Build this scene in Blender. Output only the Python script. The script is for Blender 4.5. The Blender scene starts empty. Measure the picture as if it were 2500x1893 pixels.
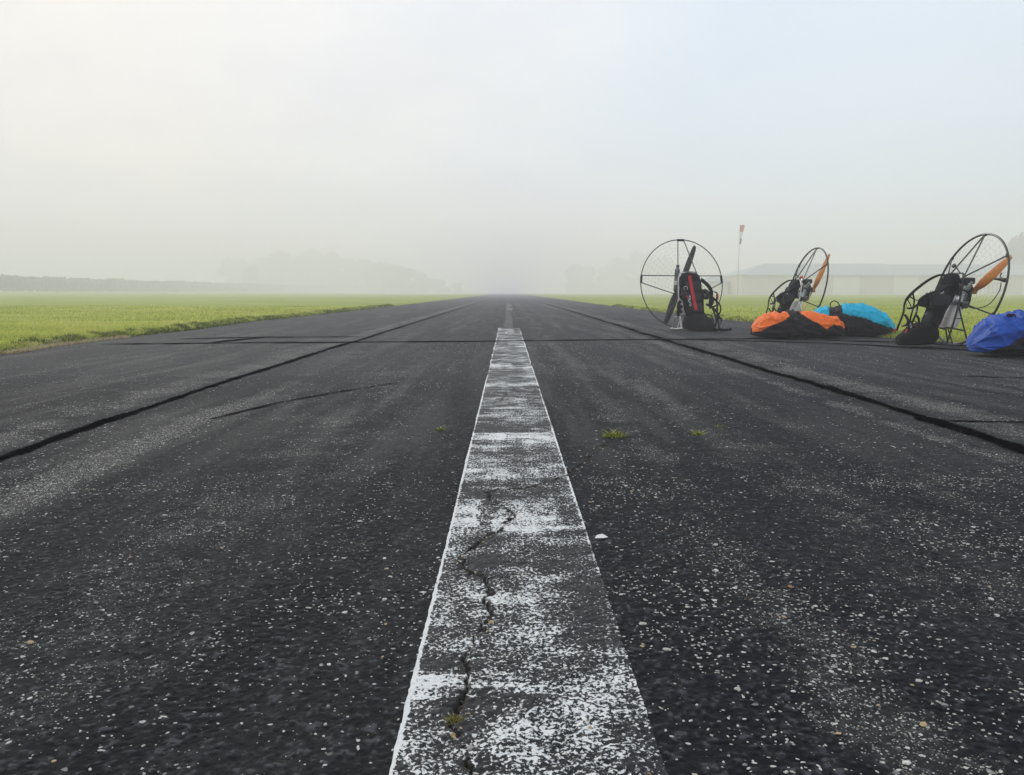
import bpy, bmesh, math, random
import numpy as np
from mathutils import Vector, Matrix
R = math.radians
sc = bpy.context.scene
COL = sc.collection
random.seed(4)
rng = np.random.default_rng(7)

# ---------------------------------------------------------------- camera
cam_d = bpy.data.cameras.new('camera'); cam = bpy.data.objects.new('camera', cam_d); COL.objects.link(cam)
cam.location = (0, 0, 0.54)
cam.rotation_euler = (R(90 - 6.54), 0, R(-0.292))
cam_d.sensor_width = 36; cam_d.lens = 29.14
cam_d.clip_start = 0.05; cam_d.clip_end = 4000
sc.camera = cam

# ---------------------------------------------------------------- world, sun, exposure
SUN_EL, SUN_AZ = 28, -24
world = bpy.data.worlds.new('World'); sc.world = world; world.use_nodes = True
wn = world.node_tree; wn.nodes.clear()


def nd(nt, typ, ins=None, **attrs):
    n = nt.nodes.new(typ)
    for k, v in attrs.items():
        setattr(n, k, v)
    for k, v in (ins or {}).items():
        s = n.inputs[k]
        if isinstance(v, bpy.types.NodeSocket):
            nt.links.new(v, s)
        else:
            s.default_value = v
    return n


def mth(nt, op, a, b=None, c=None, clamp=False):
    n = nt.nodes.new('ShaderNodeMath'); n.operation = op; n.use_clamp = clamp
    for i, v in enumerate((a, b, c)):
        if v is None:
            continue
        if isinstance(v, bpy.types.NodeSocket):
            nt.links.new(v, n.inputs[i])
        else:
            n.inputs[i].default_value = v
    return n.outputs[0]


def c4(c):
    return (c[0], c[1], c[2], 1.0)


def mixc(nt, f, a, b):
    n = nt.nodes.new('ShaderNodeMix'); n.data_type = 'RGBA'
    for i, v in ((0, f), (6, a), (7, b)):
        if isinstance(v, bpy.types.NodeSocket):
            nt.links.new(v, n.inputs[i])
        elif i == 0:
            n.inputs[i].default_value = v
        else:
            n.inputs[i].default_value = c4(v)
    return n.outputs[2]


def sstep(nt, x, lo, hi, a=0.0, b=1.0):
    n = nd(nt, 'ShaderNodeMapRange', {0: x, 1: lo, 2: hi, 3: a, 4: b}, interpolation_type='SMOOTHSTEP')
    return n.outputs[0]


def ramp(nt, f, stops):
    n = nt.nodes.new('ShaderNodeValToRGB'); nt.links.new(f, n.inputs[0])
    e = n.color_ramp.elements
    while len(e) < len(stops):
        e.new(0.5)
    for x, (p, c) in zip(e, stops):
        x.position = p; x.color = c4(c)
    return n.outputs[0]


# a thin bright cloud deck over a hazy blue sky
sky = nd(wn, 'ShaderNodeTexSky', sky_type='NISHITA', sun_disc=False, sun_elevation=R(SUN_EL), sun_rotation=R(SUN_AZ),
         air_density=1.0, dust_density=1.5, ozone_density=1.0)
tc = nd(wn, 'ShaderNodeTexCoord')
d_ = nd(wn, 'ShaderNodeSeparateXYZ', {0: tc.outputs['Generated']})
zz = mth(wn, 'MAXIMUM', d_.outputs[2], 0.0)
zd = mth(wn, 'ADD', zz, 0.25)
cv = nd(wn, 'ShaderNodeCombineXYZ', {0: mth(wn, 'DIVIDE', d_.outputs[0], zd), 1: mth(wn, 'DIVIDE', d_.outputs[1], zd), 2: 0.0})
cn = nd(wn, 'ShaderNodeTexNoise', {'Vector': cv.outputs[0], 'Scale': 0.9, 'Detail': 4.0, 'Roughness': 0.5})
# the deck thins towards the east
side = mth(wn, 'MULTIPLY_ADD', d_.outputs[0], -0.9, 0.76)
side = mth(wn, 'MULTIPLY_ADD', zz, -0.35, side)
cf = mth(wn, 'ADD', side, mth(wn, 'MULTIPLY_ADD', cn.outputs[0], 0.7, -0.35), clamp=True)
cf = mth(wn, 'MULTIPLY', mth(wn, 'MINIMUM', mth(wn, 'MAXIMUM', cf, 0.42), 1.0), 0.97)
bl = mixc(wn, 0.75, sky.outputs[0], (7.2, 10.2, 13.4))
cl = nd(wn, 'ShaderNodeTexNoise', {'Vector': cv.outputs[0], 'Scale': 1.6, 'Detail': 5.0, 'Roughness': 0.55})
deck = mixc(wn, sstep(wn, cl.outputs[0], 0.32, 0.68), (9.6, 9.35, 9.3), (11.2, 10.65, 9.95))
wc = mixc(wn, cf, bl, deck)
bg = nd(wn, 'ShaderNodeBackground', {0: wc, 1: 0.1})
wo = nd(wn, 'ShaderNodeOutputWorld', {0: bg.outputs[0]})

sl = bpy.data.lights.new('sun', 'SUN'); sl.energy = 1.4; sl.angle = R(12); sl.color = (1.0, 0.95, 0.86)
so = bpy.data.objects.new('sun', sl); COL.objects.link(so)
S = Vector((math.sin(R(SUN_AZ)) * math.cos(R(SUN_EL)), math.cos(R(SUN_AZ)) * math.cos(R(SUN_EL)), math.sin(R(SUN_EL))))
so.rotation_euler = S.to_track_quat('Z', 'Y').to_euler(); so.location = (0, 0, 60)

vs = sc.view_settings
vs.view_transform = 'Standard'; vs.look = 'None'; vs.gamma = 1.0; vs.exposure = 0.0; vs.use_curve_mapping = False
cy = sc.cycles
sc.render.engine = 'CYCLES'
cy.use_denoising = True; cy.denoiser = 'OPENIMAGEDENOISE'; cy.denoising_input_passes = 'RGB_ALBEDO_NORMAL'
cy.max_bounces = 10; cy.diffuse_bounces = 6; cy.glossy_bounces = 2; cy.transmission_bounces = 4
cy.volume_bounces = 4; cy.transparent_max_bounces = 16; cy.caustics_reflective = False; cy.caustics_refractive = False
cy.use_adaptive_sampling = False

# haze values (the box itself is built after the structure)
HAZE_DENSITY = 0.0055
HAZE_TOP = 30.0


# ---------------------------------------------------------------- helpers
def link(o, parent=None):
    COL.objects.link(o)
    if parent is not None:
        o.parent = parent
    return o


def tag(o, label=None, cat=None, group=None, kind=None):
    if label: o['label'] = label
    if cat: o['category'] = cat
    if group: o['group'] = group
    if kind: o['kind'] = kind
    return o


def empty(name, loc, rz=0.0):
    o = bpy.data.objects.new(name, None); o.empty_display_size = 0.2
    o.location = loc; o.rotation_euler = (0, 0, rz)
    return link(o)


def np_mesh(name, V, F, mat=None, parent=None, smooth=False, attrs=None):
    """V (n,3); F (m,k) array of equal-size faces"""
    V = np.asarray(V, dtype=np.float32); F = np.asarray(F, dtype=np.int32)
    me = bpy.data.meshes.new(name)
    me.vertices.add(len(V)); me.vertices.foreach_set('co', V.ravel())
    k = F.shape[1]
    me.loops.add(F.size); me.loops.foreach_set('vertex_index', F.ravel())
    me.polygons.add(len(F)); me.polygons.foreach_set('loop_start', np.arange(0, F.size, k, dtype=np.int32))
    if smooth:
        me.polygons.foreach_set('use_smooth', np.ones(len(F), dtype=bool))
    for an, av in (attrs or {}).items():
        a = me.attributes.new(an, 'FLOAT', 'POINT'); a.data.foreach_set('value', np.asarray(av, dtype=np.float32))
    me.update(calc_edges=True); me.validate()
    if mat: me.materials.append(mat)
    o = bpy.data.objects.new(name, me)
    return link(o, parent)


class MB:
    """collects shapes and links them as one mesh"""
    def __init__(self, xf=None):
        self.v = []; self.f = []; self.xf = xf

    def add(self, vs_, fs, xf=None):
        b = len(self.v)
        for p in vs_:
            p = Vector(p)
            if xf is not None: p = xf @ p
            if self.xf is not None: p = self.xf @ p
            self.v.append(p)
        self.f += [tuple(b + i for i in f) for f in fs]
        return self

    def tube(self, pts, r, n=8, closed=False, xf=None, flat=1.0):
        pts = [Vector(p) for p in pts]; m = len(pts)
        rs = r if isinstance(r, (list, tuple)) else [r] * m
        tans = []
        for i in range(m):
            a = pts[(i - 1) % m] if (closed or i > 0) else pts[0]
            b = pts[(i + 1) % m] if (closed or i < m - 1) else pts[-1]
            t = (b - a)
            tans.append(t.normalized() if t.length > 1e-9 else Vector((0, 0, 1)))
        nrm = tans[0].orthogonal().normalized()
        vs_ = []
        for i in range(m):
            t = tans[i]
            nrm = (nrm - t * nrm.dot(t))
            nrm = nrm.normalized() if nrm.length > 1e-6 else t.orthogonal().normalized()
            bn = t.cross(nrm)
            for k in range(n):
                a = 2 * math.pi * k / n
                vs_.append(pts[i] + nrm * (rs[i] * math.cos(a)) + bn * (rs[i] * flat * math.sin(a)))
        fs = []
        for i in range(m if closed else m - 1):
            j = (i + 1) % m
            for k in range(n):
                l = (k + 1) % n
                fs.append((i * n + k, i * n + l, j * n + l, j * n + k))
        if not closed:
            fs.append(tuple(range(n - 1, -1, -1))); fs.append(tuple((m - 1) * n + k for k in range(n)))
        return self.add(vs_, fs, xf)

    def band(self, pts, w, t, side=(0, 1, 0), xf=None):
        """flat webbing along a path; the width lies along `side`"""
        pts = [Vector(p) for p in pts]; m = len(pts); side = Vector(side)
        vs_ = []
        for i in range(m):
            a = pts[max(i - 1, 0)]; b = pts[min(i + 1, m - 1)]
            tn = (b - a).normalized()
            s = side - tn * side.dot(tn)
            s = s.normalized() if s.length > 1e-4 else tn.orthogonal().normalized()
            n = tn.cross(s)
            for (p, q) in ((1, 1), (-1, 1), (-1, -1), (1, -1)):
                vs_.append(pts[i] + s * (p * w / 2) + n * (q * t / 2))
        fs = []
        for i in range(m - 1):
            for k in range(4):
                l = (k + 1) % 4
                fs.append((i * 4 + k, i * 4 + l, i * 4 + 4 + l, i * 4 + 4 + k))
        fs.append((3, 2, 1, 0)); fs.append(tuple((m - 1) * 4 + k for k in range(4)))
        return self.add(vs_, fs, xf)

    def box(self, c, s, bevel=0.0, rot=None, xf=None, seg=2):
        bm = bmesh.new(); bmesh.ops.create_cube(bm, size=1.0)
        for v in bm.verts: v.co = Vector((v.co.x * s[0], v.co.y * s[1], v.co.z * s[2]))
        if bevel > 0: bmesh.ops.bevel(bm, geom=bm.edges[:], offset=bevel, segments=seg, profile=0.5, affect='EDGES')
        M = Matrix.Translation(c) @ (rot if rot is not None else Matrix.Identity(4))
        bm.verts.index_update()
        vs_ = [M @ v.co for v in bm.verts]; fs = [tuple(v.index for v in f.verts) for f in bm.faces]
        bm.free()
        return self.add(vs_, fs, xf)

    def loft(self, rings, xf=None, cap=True):
        n = len(rings[0]); m = len(rings)
        vs_ = [p for r in rings for p in r]; fs = []
        for i in range(m - 1):
            for k in range(n):
                l = (k + 1) % n
                fs.append((i * n + k, i * n + l, i * n + n + l, i * n + n + k))
        if cap:
            fs.append(tuple(range(n - 1, -1, -1))); fs.append(tuple((m - 1) * n + k for k in range(n)))
        return self.add(vs_, fs, xf)

    def lathe(self, prof, o, axis, n=16, xf=None):
        """prof: (distance along axis, radius)"""
        a = Vector(axis).normalized(); u = a.orthogonal().normalized(); w = a.cross(u); o = Vector(o)
        rings = [[o + a * d + (u * math.cos(2 * math.pi * k / n) + w * math.sin(2 * math.pi * k / n)) * max(r, 1e-4) for k in range(n)]
                 for d, r in prof]
        return self.loft(rings, xf)

    def build(self, name, mat, parent=None, smooth=True, angle=40):
        me = bpy.data.meshes.new(name)
        me.from_pydata([tuple(p) for p in self.v], [], self.f)
        bm = bmesh.new(); bm.from_mesh(me); bmesh.ops.recalc_face_normals(bm, faces=bm.faces[:]); bm.to_mesh(me); bm.free()
        if smooth:
            me.shade_smooth()
            me.set_sharp_from_angle(angle=R(angle))
        if mat: me.materials.append(mat)
        return link(bpy.data.objects.new(name, me), parent)


class Each:
    """like MB, but every shape becomes a mesh of its own"""
    def __init__(self, xf, name, mat, parent):
        self.a = (xf, name, mat, parent)

    def __getattr__(self, k):
        xf, name, mat, parent = self.a
        def call(*p, **q):
            m = MB(xf); getattr(m, k)(*p, **q)
            return m.build(name, mat, parent)
        return call


def crom(pts, n=6):
    P = [Vector(p) for p in pts]; out = []
    for i in range(len(P) - 1):
        p0 = P[max(i - 1, 0)]; p1 = P[i]; p2 = P[i + 1]; p3 = P[min(i + 2, len(P) - 1)]
        for k in range(n):
            t = k / n
            out.append(0.5 * ((2 * p1) + (p2 - p0) * t + (2 * p0 - 5 * p1 + 4 * p2 - p3) * t * t + (3 * p1 - p0 - 3 * p2 + p3) * t ** 3))
    out.append(P[-1])
    return out


def copy_tree(o, parent=None):
    c = o.copy(); link(c, parent)
    for ch in list(o.children):
        copy_tree(ch, c)
    return c


TAB = np.random.default_rng(99).random((512, 512))


def vnoise(x, y, cell, ox=0.0):
    """smooth lattice noise 0..1"""
    X = np.asarray(x) / cell + 300.17 + ox; Y = np.asarray(y) / cell + 211.3 + ox * 1.7
    i = np.floor(X).astype(int); j = np.floor(Y).astype(int)
    u = X - i; v = Y - j; u = u * u * (3 - 2 * u); v = v * v * (3 - 2 * v)
    g = lambda a, b: TAB[a % 512, b % 512]
    return (g(i, j) * (1 - u) + g(i + 1, j) * u) * (1 - v) + (g(i, j + 1) * (1 - u) + g(i + 1, j + 1) * u) * v


# ---------------------------------------------------------------- materials
def pmat(name, col, rough=0.6, metal=0.0, spec=0.4, sheen=0.0, var=0.0, vscale=30.0, bump=0.0, bscale=60.0):
    m = bpy.data.materials.new(name); m.use_nodes = True
    nt = m.node_tree; b = nt.nodes['Principled BSDF']
    b.inputs['Roughness'].default_value = rough; b.inputs['Metallic'].default_value = metal
    b.inputs['Specular IOR Level'].default_value = spec
    if sheen: b.inputs['Sheen Weight'].default_value = sheen
    t = nd(nt, 'ShaderNodeTexCoord')
    n = nd(nt, 'ShaderNodeTexNoise', {'Vector': t.outputs['Object'], 'Scale': vscale, 'Detail': 4.0})
    lo = tuple(c * (1 - var) for c in col); hi = tuple(min(1, c * (1 + var)) for c in col)
    nt.links.new(mixc(nt, n.outputs[0], lo, hi), b.inputs['Base Color'])
    if bump:
        n2 = nd(nt, 'ShaderNodeTexNoise', {'Vector': t.outputs['Object'], 'Scale': bscale, 'Detail': 3.0})
        bp = nd(nt, 'ShaderNodeBump', {'Height': n2.outputs[0], 'Strength': bump, 'Distance': 0.01})
        nt.links.new(bp.outputs[0], b.inputs['Normal'])
    return m


M = {}
M['black_tube'] = pmat('black painted tube', (0.018, 0.018, 0.02), 0.4, 0, 0.5, var=0.2)
M['grey_tube'] = pmat('dark grey tube', (0.06, 0.062, 0.066), 0.38, 0.3, 0.5, var=0.15)
M['alu'] = pmat('aluminium tube', (0.62, 0.62, 0.62), 0.32, 0.9, 0.5, var=0.1)
M['steel'] = pmat('steel buckle', (0.75, 0.75, 0.76), 0.25, 0.9, 0.5, var=0.05)
M['cordura'] = pmat('black harness fabric', (0.011, 0.011, 0.012), 0.9, 0, 0.1, var=0.35, vscale=40, bump=0.35, bscale=90)
M['cordura_grey'] = pmat('charcoal harness fabric', (0.03, 0.031, 0.034), 0.9, 0, 0.1, var=0.3, vscale=40, bump=0.35, bscale=90)
M['webbing'] = pmat('black webbing', (0.009, 0.009, 0.010), 0.85, 0, 0.12, var=0.3, vscale=200)
M['red_fabric'] = pmat('red fabric stripe', (0.45, 0.012, 0.022), 0.65, 0, 0.3, var=0.2, vscale=50, bump=0.3)
M['red_plastic'] = pmat('red plastic', (0.55, 0.03, 0.03), 0.45, 0, 0.4, var=0.1)
M['engine_black'] = pmat('black engine plastic', (0.016, 0.016, 0.017), 0.45, 0, 0.4, var=0.3, vscale=40)
M['engine_metal'] = pmat('cast engine metal', (0.55, 0.55, 0.56), 0.35, 0.85, 0.5, var=0.35, vscale=45, bump=0.3)
M['muffler'] = pmat('dull metal muffler', (0.16, 0.16, 0.165), 0.45, 0.7, 0.5, var=0.3, vscale=20)
M['prop_black'] = pmat('carbon propeller', (0.022, 0.022, 0.024), 0.4, 0, 0.5, var=0.2)
M['prop_wood'] = pmat('orange varnished wood propeller', (0.72, 0.27, 0.06), 0.4, 0, 0.5, var=0.18, vscale=14)
M['net'] = pmat('net cord', (0.05, 0.05, 0.055), 0.7, var=0.1)
M['nylon_orange'] = pmat('orange nylon', (0.86, 0.17, 0.022), 0.6, 0, 0.2, var=0.06, vscale=8, bump=0.25, bscale=14)
M['nylon_teal'] = pmat('turquoise nylon', (0.0, 0.40, 0.62), 0.6, 0, 0.18, var=0.06, vscale=8, bump=0.25, bscale=14)
M['nylon_blue'] = pmat('royal blue nylon', (0.005, 0.062, 0.37), 0.55, 0, 0.2, var=0.08, vscale=8, bump=0.25, bscale=14)
M['nylon_black'] = pmat('black nylon', (0.010, 0.010, 0.012), 0.65, 0, 0.18, var=0.3, vscale=8, bump=0.3, bscale=16)
M['white_fabric'] = pmat('white fabric', (0.7, 0.68, 0.66), 0.75, var=0.08)
M['cord_pale'] = pmat('pale cord', (0.55, 0.55, 0.42), 0.8, var=0.1)
M['pole'] = pmat('galvanised pole', (0.3, 0.31, 0.32), 0.5, 0.5, var=0.1)
M['sock_red'] = pmat('red windsock cloth', (0.6, 0.03, 0.02), 0.8, var=0.1, vscale=3)
M['sock_white'] = pmat('white windsock cloth', (0.75, 0.75, 0.74), 0.8, var=0.06, vscale=3)
M['sock_grey'] = pmat('dark windsock end', (0.05, 0.05, 0.055), 0.8, var=0.1)
M['clad'] = pmat('tan metal cladding', (0.62, 0.56, 0.48), 0.6, 0.0, 0.3, var=0.08, vscale=0.4)
M['door_clad'] = pmat('pale metal door', (0.8, 0.77, 0.7), 0.55, 0.0, 0.3, var=0.06, vscale=0.4)
M['roof'] = pmat('grey metal roof', (0.36, 0.38, 0.41), 0.6, 0.0, 0.4, var=0.1, vscale=0.3)
M['bark'] = pmat('bark', (0.06, 0.045, 0.035), 0.9, var=0.4, vscale=6, bump=0.5)


def leafmat(name, cols, transl=0.35, rough=0.6, patch=None):
    m = bpy.data.materials.new(name); m.use_nodes = True
    nt = m.node_tree; b = nt.nodes['Principled BSDF']; out = nt.nodes['Material Output']
    g = nd(nt, 'ShaderNodeNewGeometry')
    f = g.outputs['Random Per Island']
    if patch:
        mp = nd(nt, 'ShaderNodeMapping', {'Vector': g.outputs['Position'], 'Scale': (patch * .5, patch * 2.2, 1)})
        n = nd(nt, 'ShaderNodeTexNoise', {'Vector': mp.outputs[0], 'Scale': 1.0, 'Detail': 4.0, 'Roughness': 0.65})
        f = mth(nt, 'ADD', mth(nt, 'MULTIPLY', f, 0.55), mth(nt, 'MULTIPLY_ADD', n.outputs[0], 1.5, -0.52), clamp=True)
    c = ramp(nt, f, [(i / (len(cols) - 1), x) for i, x in enumerate(cols)])
    nt.links.new(c, b.inputs['Base Color'])
    b.inputs['Roughness'].default_value = rough; b.inputs['Specular IOR Level'].default_value = 0.25
    t = nd(nt, 'ShaderNodeBsdfTranslucent', {0: c})
    mx = nd(nt, 'ShaderNodeMixShader', {0: transl, 1: b.outputs[0], 2: t.outputs[0]})
    nt.links.new(mx.outputs[0], out.inputs[0])
    return m


M['grass'] = leafmat('mown grass blades', [(0.13, 0.18, 0.02), (0.30, 0.37, 0.05), (0.48, 0.53, 0.10), (0.62, 0.62, 0.18), (0.7, 0.64, 0.3)], 0.6, patch=0.45)
M['shade_edge_grass'] = leafmat('shade-darkened edge grass', [(0.045, 0.075, 0.010), (0.10, 0.14, 0.02), (0.2, 0.25, 0.04), (0.4, 0.42, 0.1)], 0.35)  # darker green stands in for shade on the upright turf edge
M['dead_grass'] = leafmat('dry grass blades', [(0.34, 0.27, 0.13), (0.5, 0.43, 0.25), (0.6, 0.53, 0.34)], 0.3)
M['weed'] = leafmat('weed leaves', [(0.07, 0.10, 0.014), (0.2, 0.25, 0.03), (0.42, 0.4, 0.10)], 0.3)
M['moss'] = leafmat('dry moss', [(0.1, 0.1, 0.02), (0.22, 0.2, 0.05), (0.34, 0.29, 0.1)], 0.2)
M['leaves'] = leafmat('tree leaves', [(0.025, 0.04, 0.012), (0.045, 0.065, 0.02), (0.07, 0.09, 0.03)], 0.25)
M['belt_leaves'] = leafmat('tall crop leaves', [(0.03, 0.042, 0.014), (0.055, 0.07, 0.024), (0.085, 0.095, 0.035)], 0.25)


M['tank'] = leafmat('translucent white tank plastic', [(0.9, 0.9, 0.9), (0.93, 0.93, 0.93)], 0.3, 0.4)


def turf_material():
    m = bpy.data.materials.new('turf'); m.use_nodes = True
    nt = m.node_tree; b = nt.nodes['Principled BSDF']
    g = nd(nt, 'ShaderNodeNewGeometry'); P = g.outputs['Position']
    mp = nd(nt, 'ShaderNodeMapping', {'Vector': P, 'Scale': (0.12, 0.5, 1)})
    n1 = nd(nt, 'ShaderNodeTexNoise', {'Vector': mp.outputs[0], 'Scale': 1.0, 'Detail': 5.0, 'Roughness': 0.65})
    n2 = nd(nt, 'ShaderNodeTexNoise', {'Vector': P, 'Scale': 14.0, 'Detail': 3.0})
    f = mth(nt, 'ADD', mth(nt, 'MULTIPLY', n1.outputs[0], 0.75), mth(nt, 'MULTIPLY_ADD', n2.outputs[0], 0.6, -0.18), clamp=True)
    c = ramp(nt, f, [(0.2, (0.14, 0.19, 0.022)), (0.45, (0.26, 0.31, 0.045)), (0.65, (0.36, 0.39, 0.075)), (0.85, (0.46, 0.44, 0.14))])
    nt.links.new(c, b.inputs['Base Color']); b.inputs['Roughness'].default_value = 0.9
    b.inputs['Specular IOR Level'].default_value = 0.1
    bp = nd(nt, 'ShaderNodeBump', {'Height': n2.outputs[0], 'Strength': 0.8, 'Distance': 0.05})
    nt.links.new(bp.outputs[0], b.inputs['Normal'])
    return m


def gauss(nt, X, x0, w, a):
    t = mth(nt, 'POWER', mth(nt, 'ABSOLUTE', mth(nt, 'DIVIDE', mth(nt, 'SUBTRACT', X, x0), w)), 2.0)
    return mth(nt, 'MULTIPLY', mth(nt, 'EXPONENT', mth(nt, 'MULTIPLY', t, -1.0)), a)


def asphalt_nodes(nt):
    """weathered seal coat with pale aggregate showing where it has worn; returns colour, height, X, Y, position"""
    g = nd(nt, 'ShaderNodeNewGeometry'); P = g.outputs['Position']
    sp = nd(nt, 'ShaderNodeSeparateXYZ', {0: P}); X, Y = sp.outputs[0], sp.outputs[1]
    P2 = nd(nt, 'ShaderNodeCombineXYZ', {0: X, 1: Y, 2: 0.0}).outputs[0]
    # slight wander so that lines along the runway are not ruler straight
    wv = nd(nt, 'ShaderNodeTexNoise', {'Vector': P2, 'Scale': 0.7, 'Detail': 3.0})
    Xw = mth(nt, 'ADD', X, mth(nt, 'MULTIPLY_ADD', wv.outputs[0], 0.24, -0.12))
    mp = nd(nt, 'ShaderNodeMapping', {'Vector': P2, 'Scale': (1.5, 0.16, 1)})
    st = nd(nt, 'ShaderNodeTexNoise', {'Vector': mp.outputs[0], 'Scale': 1.0, 'Detail': 4.0, 'Roughness': 0.6})
    mp2 = nd(nt, 'ShaderNodeMapping', {'Vector': P2, 'Scale': (7.0, 0.5, 1)})
    st2 = nd(nt, 'ShaderNodeTexNoise', {'Vector': mp2.outputs[0], 'Scale': 1.0, 'Detail': 3.0, 'Roughness': 0.6})
    pt = nd(nt, 'ShaderNodeTexNoise', {'Vector': P2, 'Scale': 3.2, 'Detail': 5.0, 'Roughness': 0.62})
    pt2 = nd(nt, 'ShaderNodeTexNoise', {'Vector': P2, 'Scale': 14.0, 'Detail': 3.0, 'Roughness': 0.6})
    w = mth(nt, 'MULTIPLY_ADD', st.outputs[0], 1.5, -0.86)
    w = mth(nt, 'ADD', w, mth(nt, 'MULTIPLY_ADD', pt.outputs[0], 1.7, -0.9))
    w = mth(nt, 'ADD', w, mth(nt, 'MULTIPLY_ADD', pt2.outputs[0], 1.0, -0.5))
    near = sstep(nt, Y, 3.2, 5.0, 1.0, 0.15)
    gs = mth(nt, 'MULTIPLY', gauss(nt, Xw, -1.31, 0.065, 2.8), near)
    for a in ((-1.88, 0.13, 1.1), (-1.5, 0.07, 0.25), (1.61, 0.06, 0.95), (2.04, 0.12, 0.9), (0.47, 0.09, 0.6), (0.8, 0.12, 0.3), (-0.75, 0.15, 0.3), (1.2, 0.1, 0.25), (3.1, 0.25, 0.2), (-3.2, 0.4, 0.12)):
        gs = mth(nt, 'ADD', gs, gauss(nt, Xw, *a))
    w = mth(nt, 'ADD', w, mth(nt, 'MULTIPLY', gs, mth(nt, 'MULTIPLY_ADD', pt.outputs[0], 2.0, -0.15, clamp=False)))
    worn = mth(nt, 'MINIMUM', mth(nt, 'MAXIMUM', w, 0.0), 1.0)
    # binder
    fine = nd(nt, 'ShaderNodeTexNoise', {'Vector': P2, 'Scale': 240.0, 'Detail': 3.0, 'Roughness': 0.7})
    gr = nd(nt, 'ShaderNodeTexNoise', {'Vector': P2, 'Scale': 110.0, 'Detail': 4.0, 'Roughness': 0.75})
    gf = mth(nt, 'MULTIPLY', sstep(nt, fine.outputs[0], 0.3, 0.72), sstep(nt, gr.outputs[0], 0.25, 0.7))
    c0 = mixc(nt, gf, (0.0014, 0.0019, 0.0036), (0.009, 0.0105, 0.0155))
    top = nd(nt, 'ShaderNodeAttribute', attribute_name='top').outputs['Fac']
    mosaic = None
    for (ms, mo) in ((200.0, 1.7), (105.0, 5.1)):
        mv = nd(nt, 'ShaderNodeVectorMath', {0: P2, 1: (mo, mo * 1.3, 0)}, operation='ADD')
        v = nd(nt, 'ShaderNodeTexVoronoi', {'Vector': mv.outputs[0], 'Scale': ms, 'Randomness': 1.0}, voronoi_dimensions='2D')
        cr_ = nd(nt, 'ShaderNodeSeparateColor', {0: v.outputs['Color']}).outputs[0]
        q = mth(nt, 'POWER', cr_, 3.5)
        mosaic = q if mosaic is None else mth(nt, 'MAXIMUM', mosaic, mth(nt, 'MULTIPLY', q, 0.75))
    tw_ = mth(nt, 'MULTIPLY', mth(nt, 'POWER', top, 3.6), mth(nt, 'MULTIPLY_ADD', mosaic, 2.0, 0.2), clamp=True)
    c0 = mixc(nt, tw_, c0, (0.066, 0.068, 0.076))
    c0 = mixc(nt, mth(nt, 'MULTIPLY', worn, 0.4), c0, (0.075, 0.073, 0.068))
    c0 = mixc(nt, mth(nt, 'MULTIPLY', mth(nt, 'MULTIPLY', mth(nt, 'MULTIPLY', sstep(nt, st2.outputs[0], 0.42, 0.66), sstep(nt, st.outputs[0], 0.35, 0.6, 0.3, 1.0)), sstep(nt, Y, 1.2, 4.5, 0.25, 1.0)), mth(nt, 'MULTIPLY_ADD', mosaic, 0.6, 0.32)), c0, (0.105, 0.102, 0.098))
    ht = mth(nt, 'ADD', mth(nt, 'MULTIPLY', fine.outputs[0], 0.5), mth(nt, 'MULTIPLY', gr.outputs[0], 0.7))
    # aggregate of three sizes
    for (scale, base, gain, seed) in ((95.0, 0.004, 0.10, 0.0), (170.0, 0.007, 0.28, 3.3), (330.0, 0.010, 0.42, 7.7)):
        vv = nd(nt, 'ShaderNodeVectorMath', {0: P2, 1: (seed, seed * 0.7, 0)}, operation='ADD')
        v = nd(nt, 'ShaderNodeTexVoronoi', {'Vector': vv.outputs[0], 'Scale': scale, 'Randomness': 1.0}, voronoi_dimensions='2D')
        cs = nd(nt, 'ShaderNodeSeparateColor', {0: v.outputs['Color']})
        dens = mth(nt, 'MULTIPLY_ADD', worn, gain, base)
        on = mth(nt, 'LESS_THAN', cs.outputs[0], dens)
        rad = mth(nt, 'MULTIPLY_ADD', cs.outputs[1], 0.28, 0.2)
        dd = mth(nt, 'ADD', v.outputs['Distance'], mth(nt, 'MULTIPLY_ADD', fine.outputs[0], 0.3, -0.15))
        ins = mth(nt, 'LESS_THAN', dd, rad)
        mk = mth(nt, 'MULTIPLY', on, ins)
        sc_ = ramp(nt, cs.outputs[2], [(0.0, (0.08, 0.078, 0.072)), (0.4, (0.24, 0.235, 0.22)), (0.75, (0.5, 0.49, 0.47)), (0.97, (0.62, 0.6, 0.56)), (1.0, (0.38, 0.25, 0.13))])
        c0 = mixc(nt, mk, c0, sc_)
        ht = mth(nt, 'ADD', ht, mth(nt, 'MULTIPLY', mk, 0.35))
    # dirt lies in the crack
    at = nd(nt, 'ShaderNodeAttribute', attribute_name='crack')
    dirt = mixc(nt, fine.outputs[0], (0.008, 0.007, 0.006), (0.085, 0.07, 0.05))
    c0 = mixc(nt, at.outputs['Fac'], c0, dirt)
    return c0, ht, X, Y, P2, fine.outputs[0], at.outputs['Fac'], worn


def asphalt_material():
    m = bpy.data.materials.new('weathered asphalt'); m.use_nodes = True
    nt = m.node_tree; b = nt.nodes['Principled BSDF']
    c, h, *_r = asphalt_nodes(nt)
    nt.links.new(c, b.inputs['Base Color'])
    b.inputs['Roughness'].default_value = 0.85; b.inputs['Specular IOR Level'].default_value = 0.16
    bp = nd(nt, 'ShaderNodeBump', {'Height': h, 'Strength': 1.0, 'Distance': 0.006})
    nt.links.new(bp.outputs[0], b.inputs['Normal'])
    return m


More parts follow.
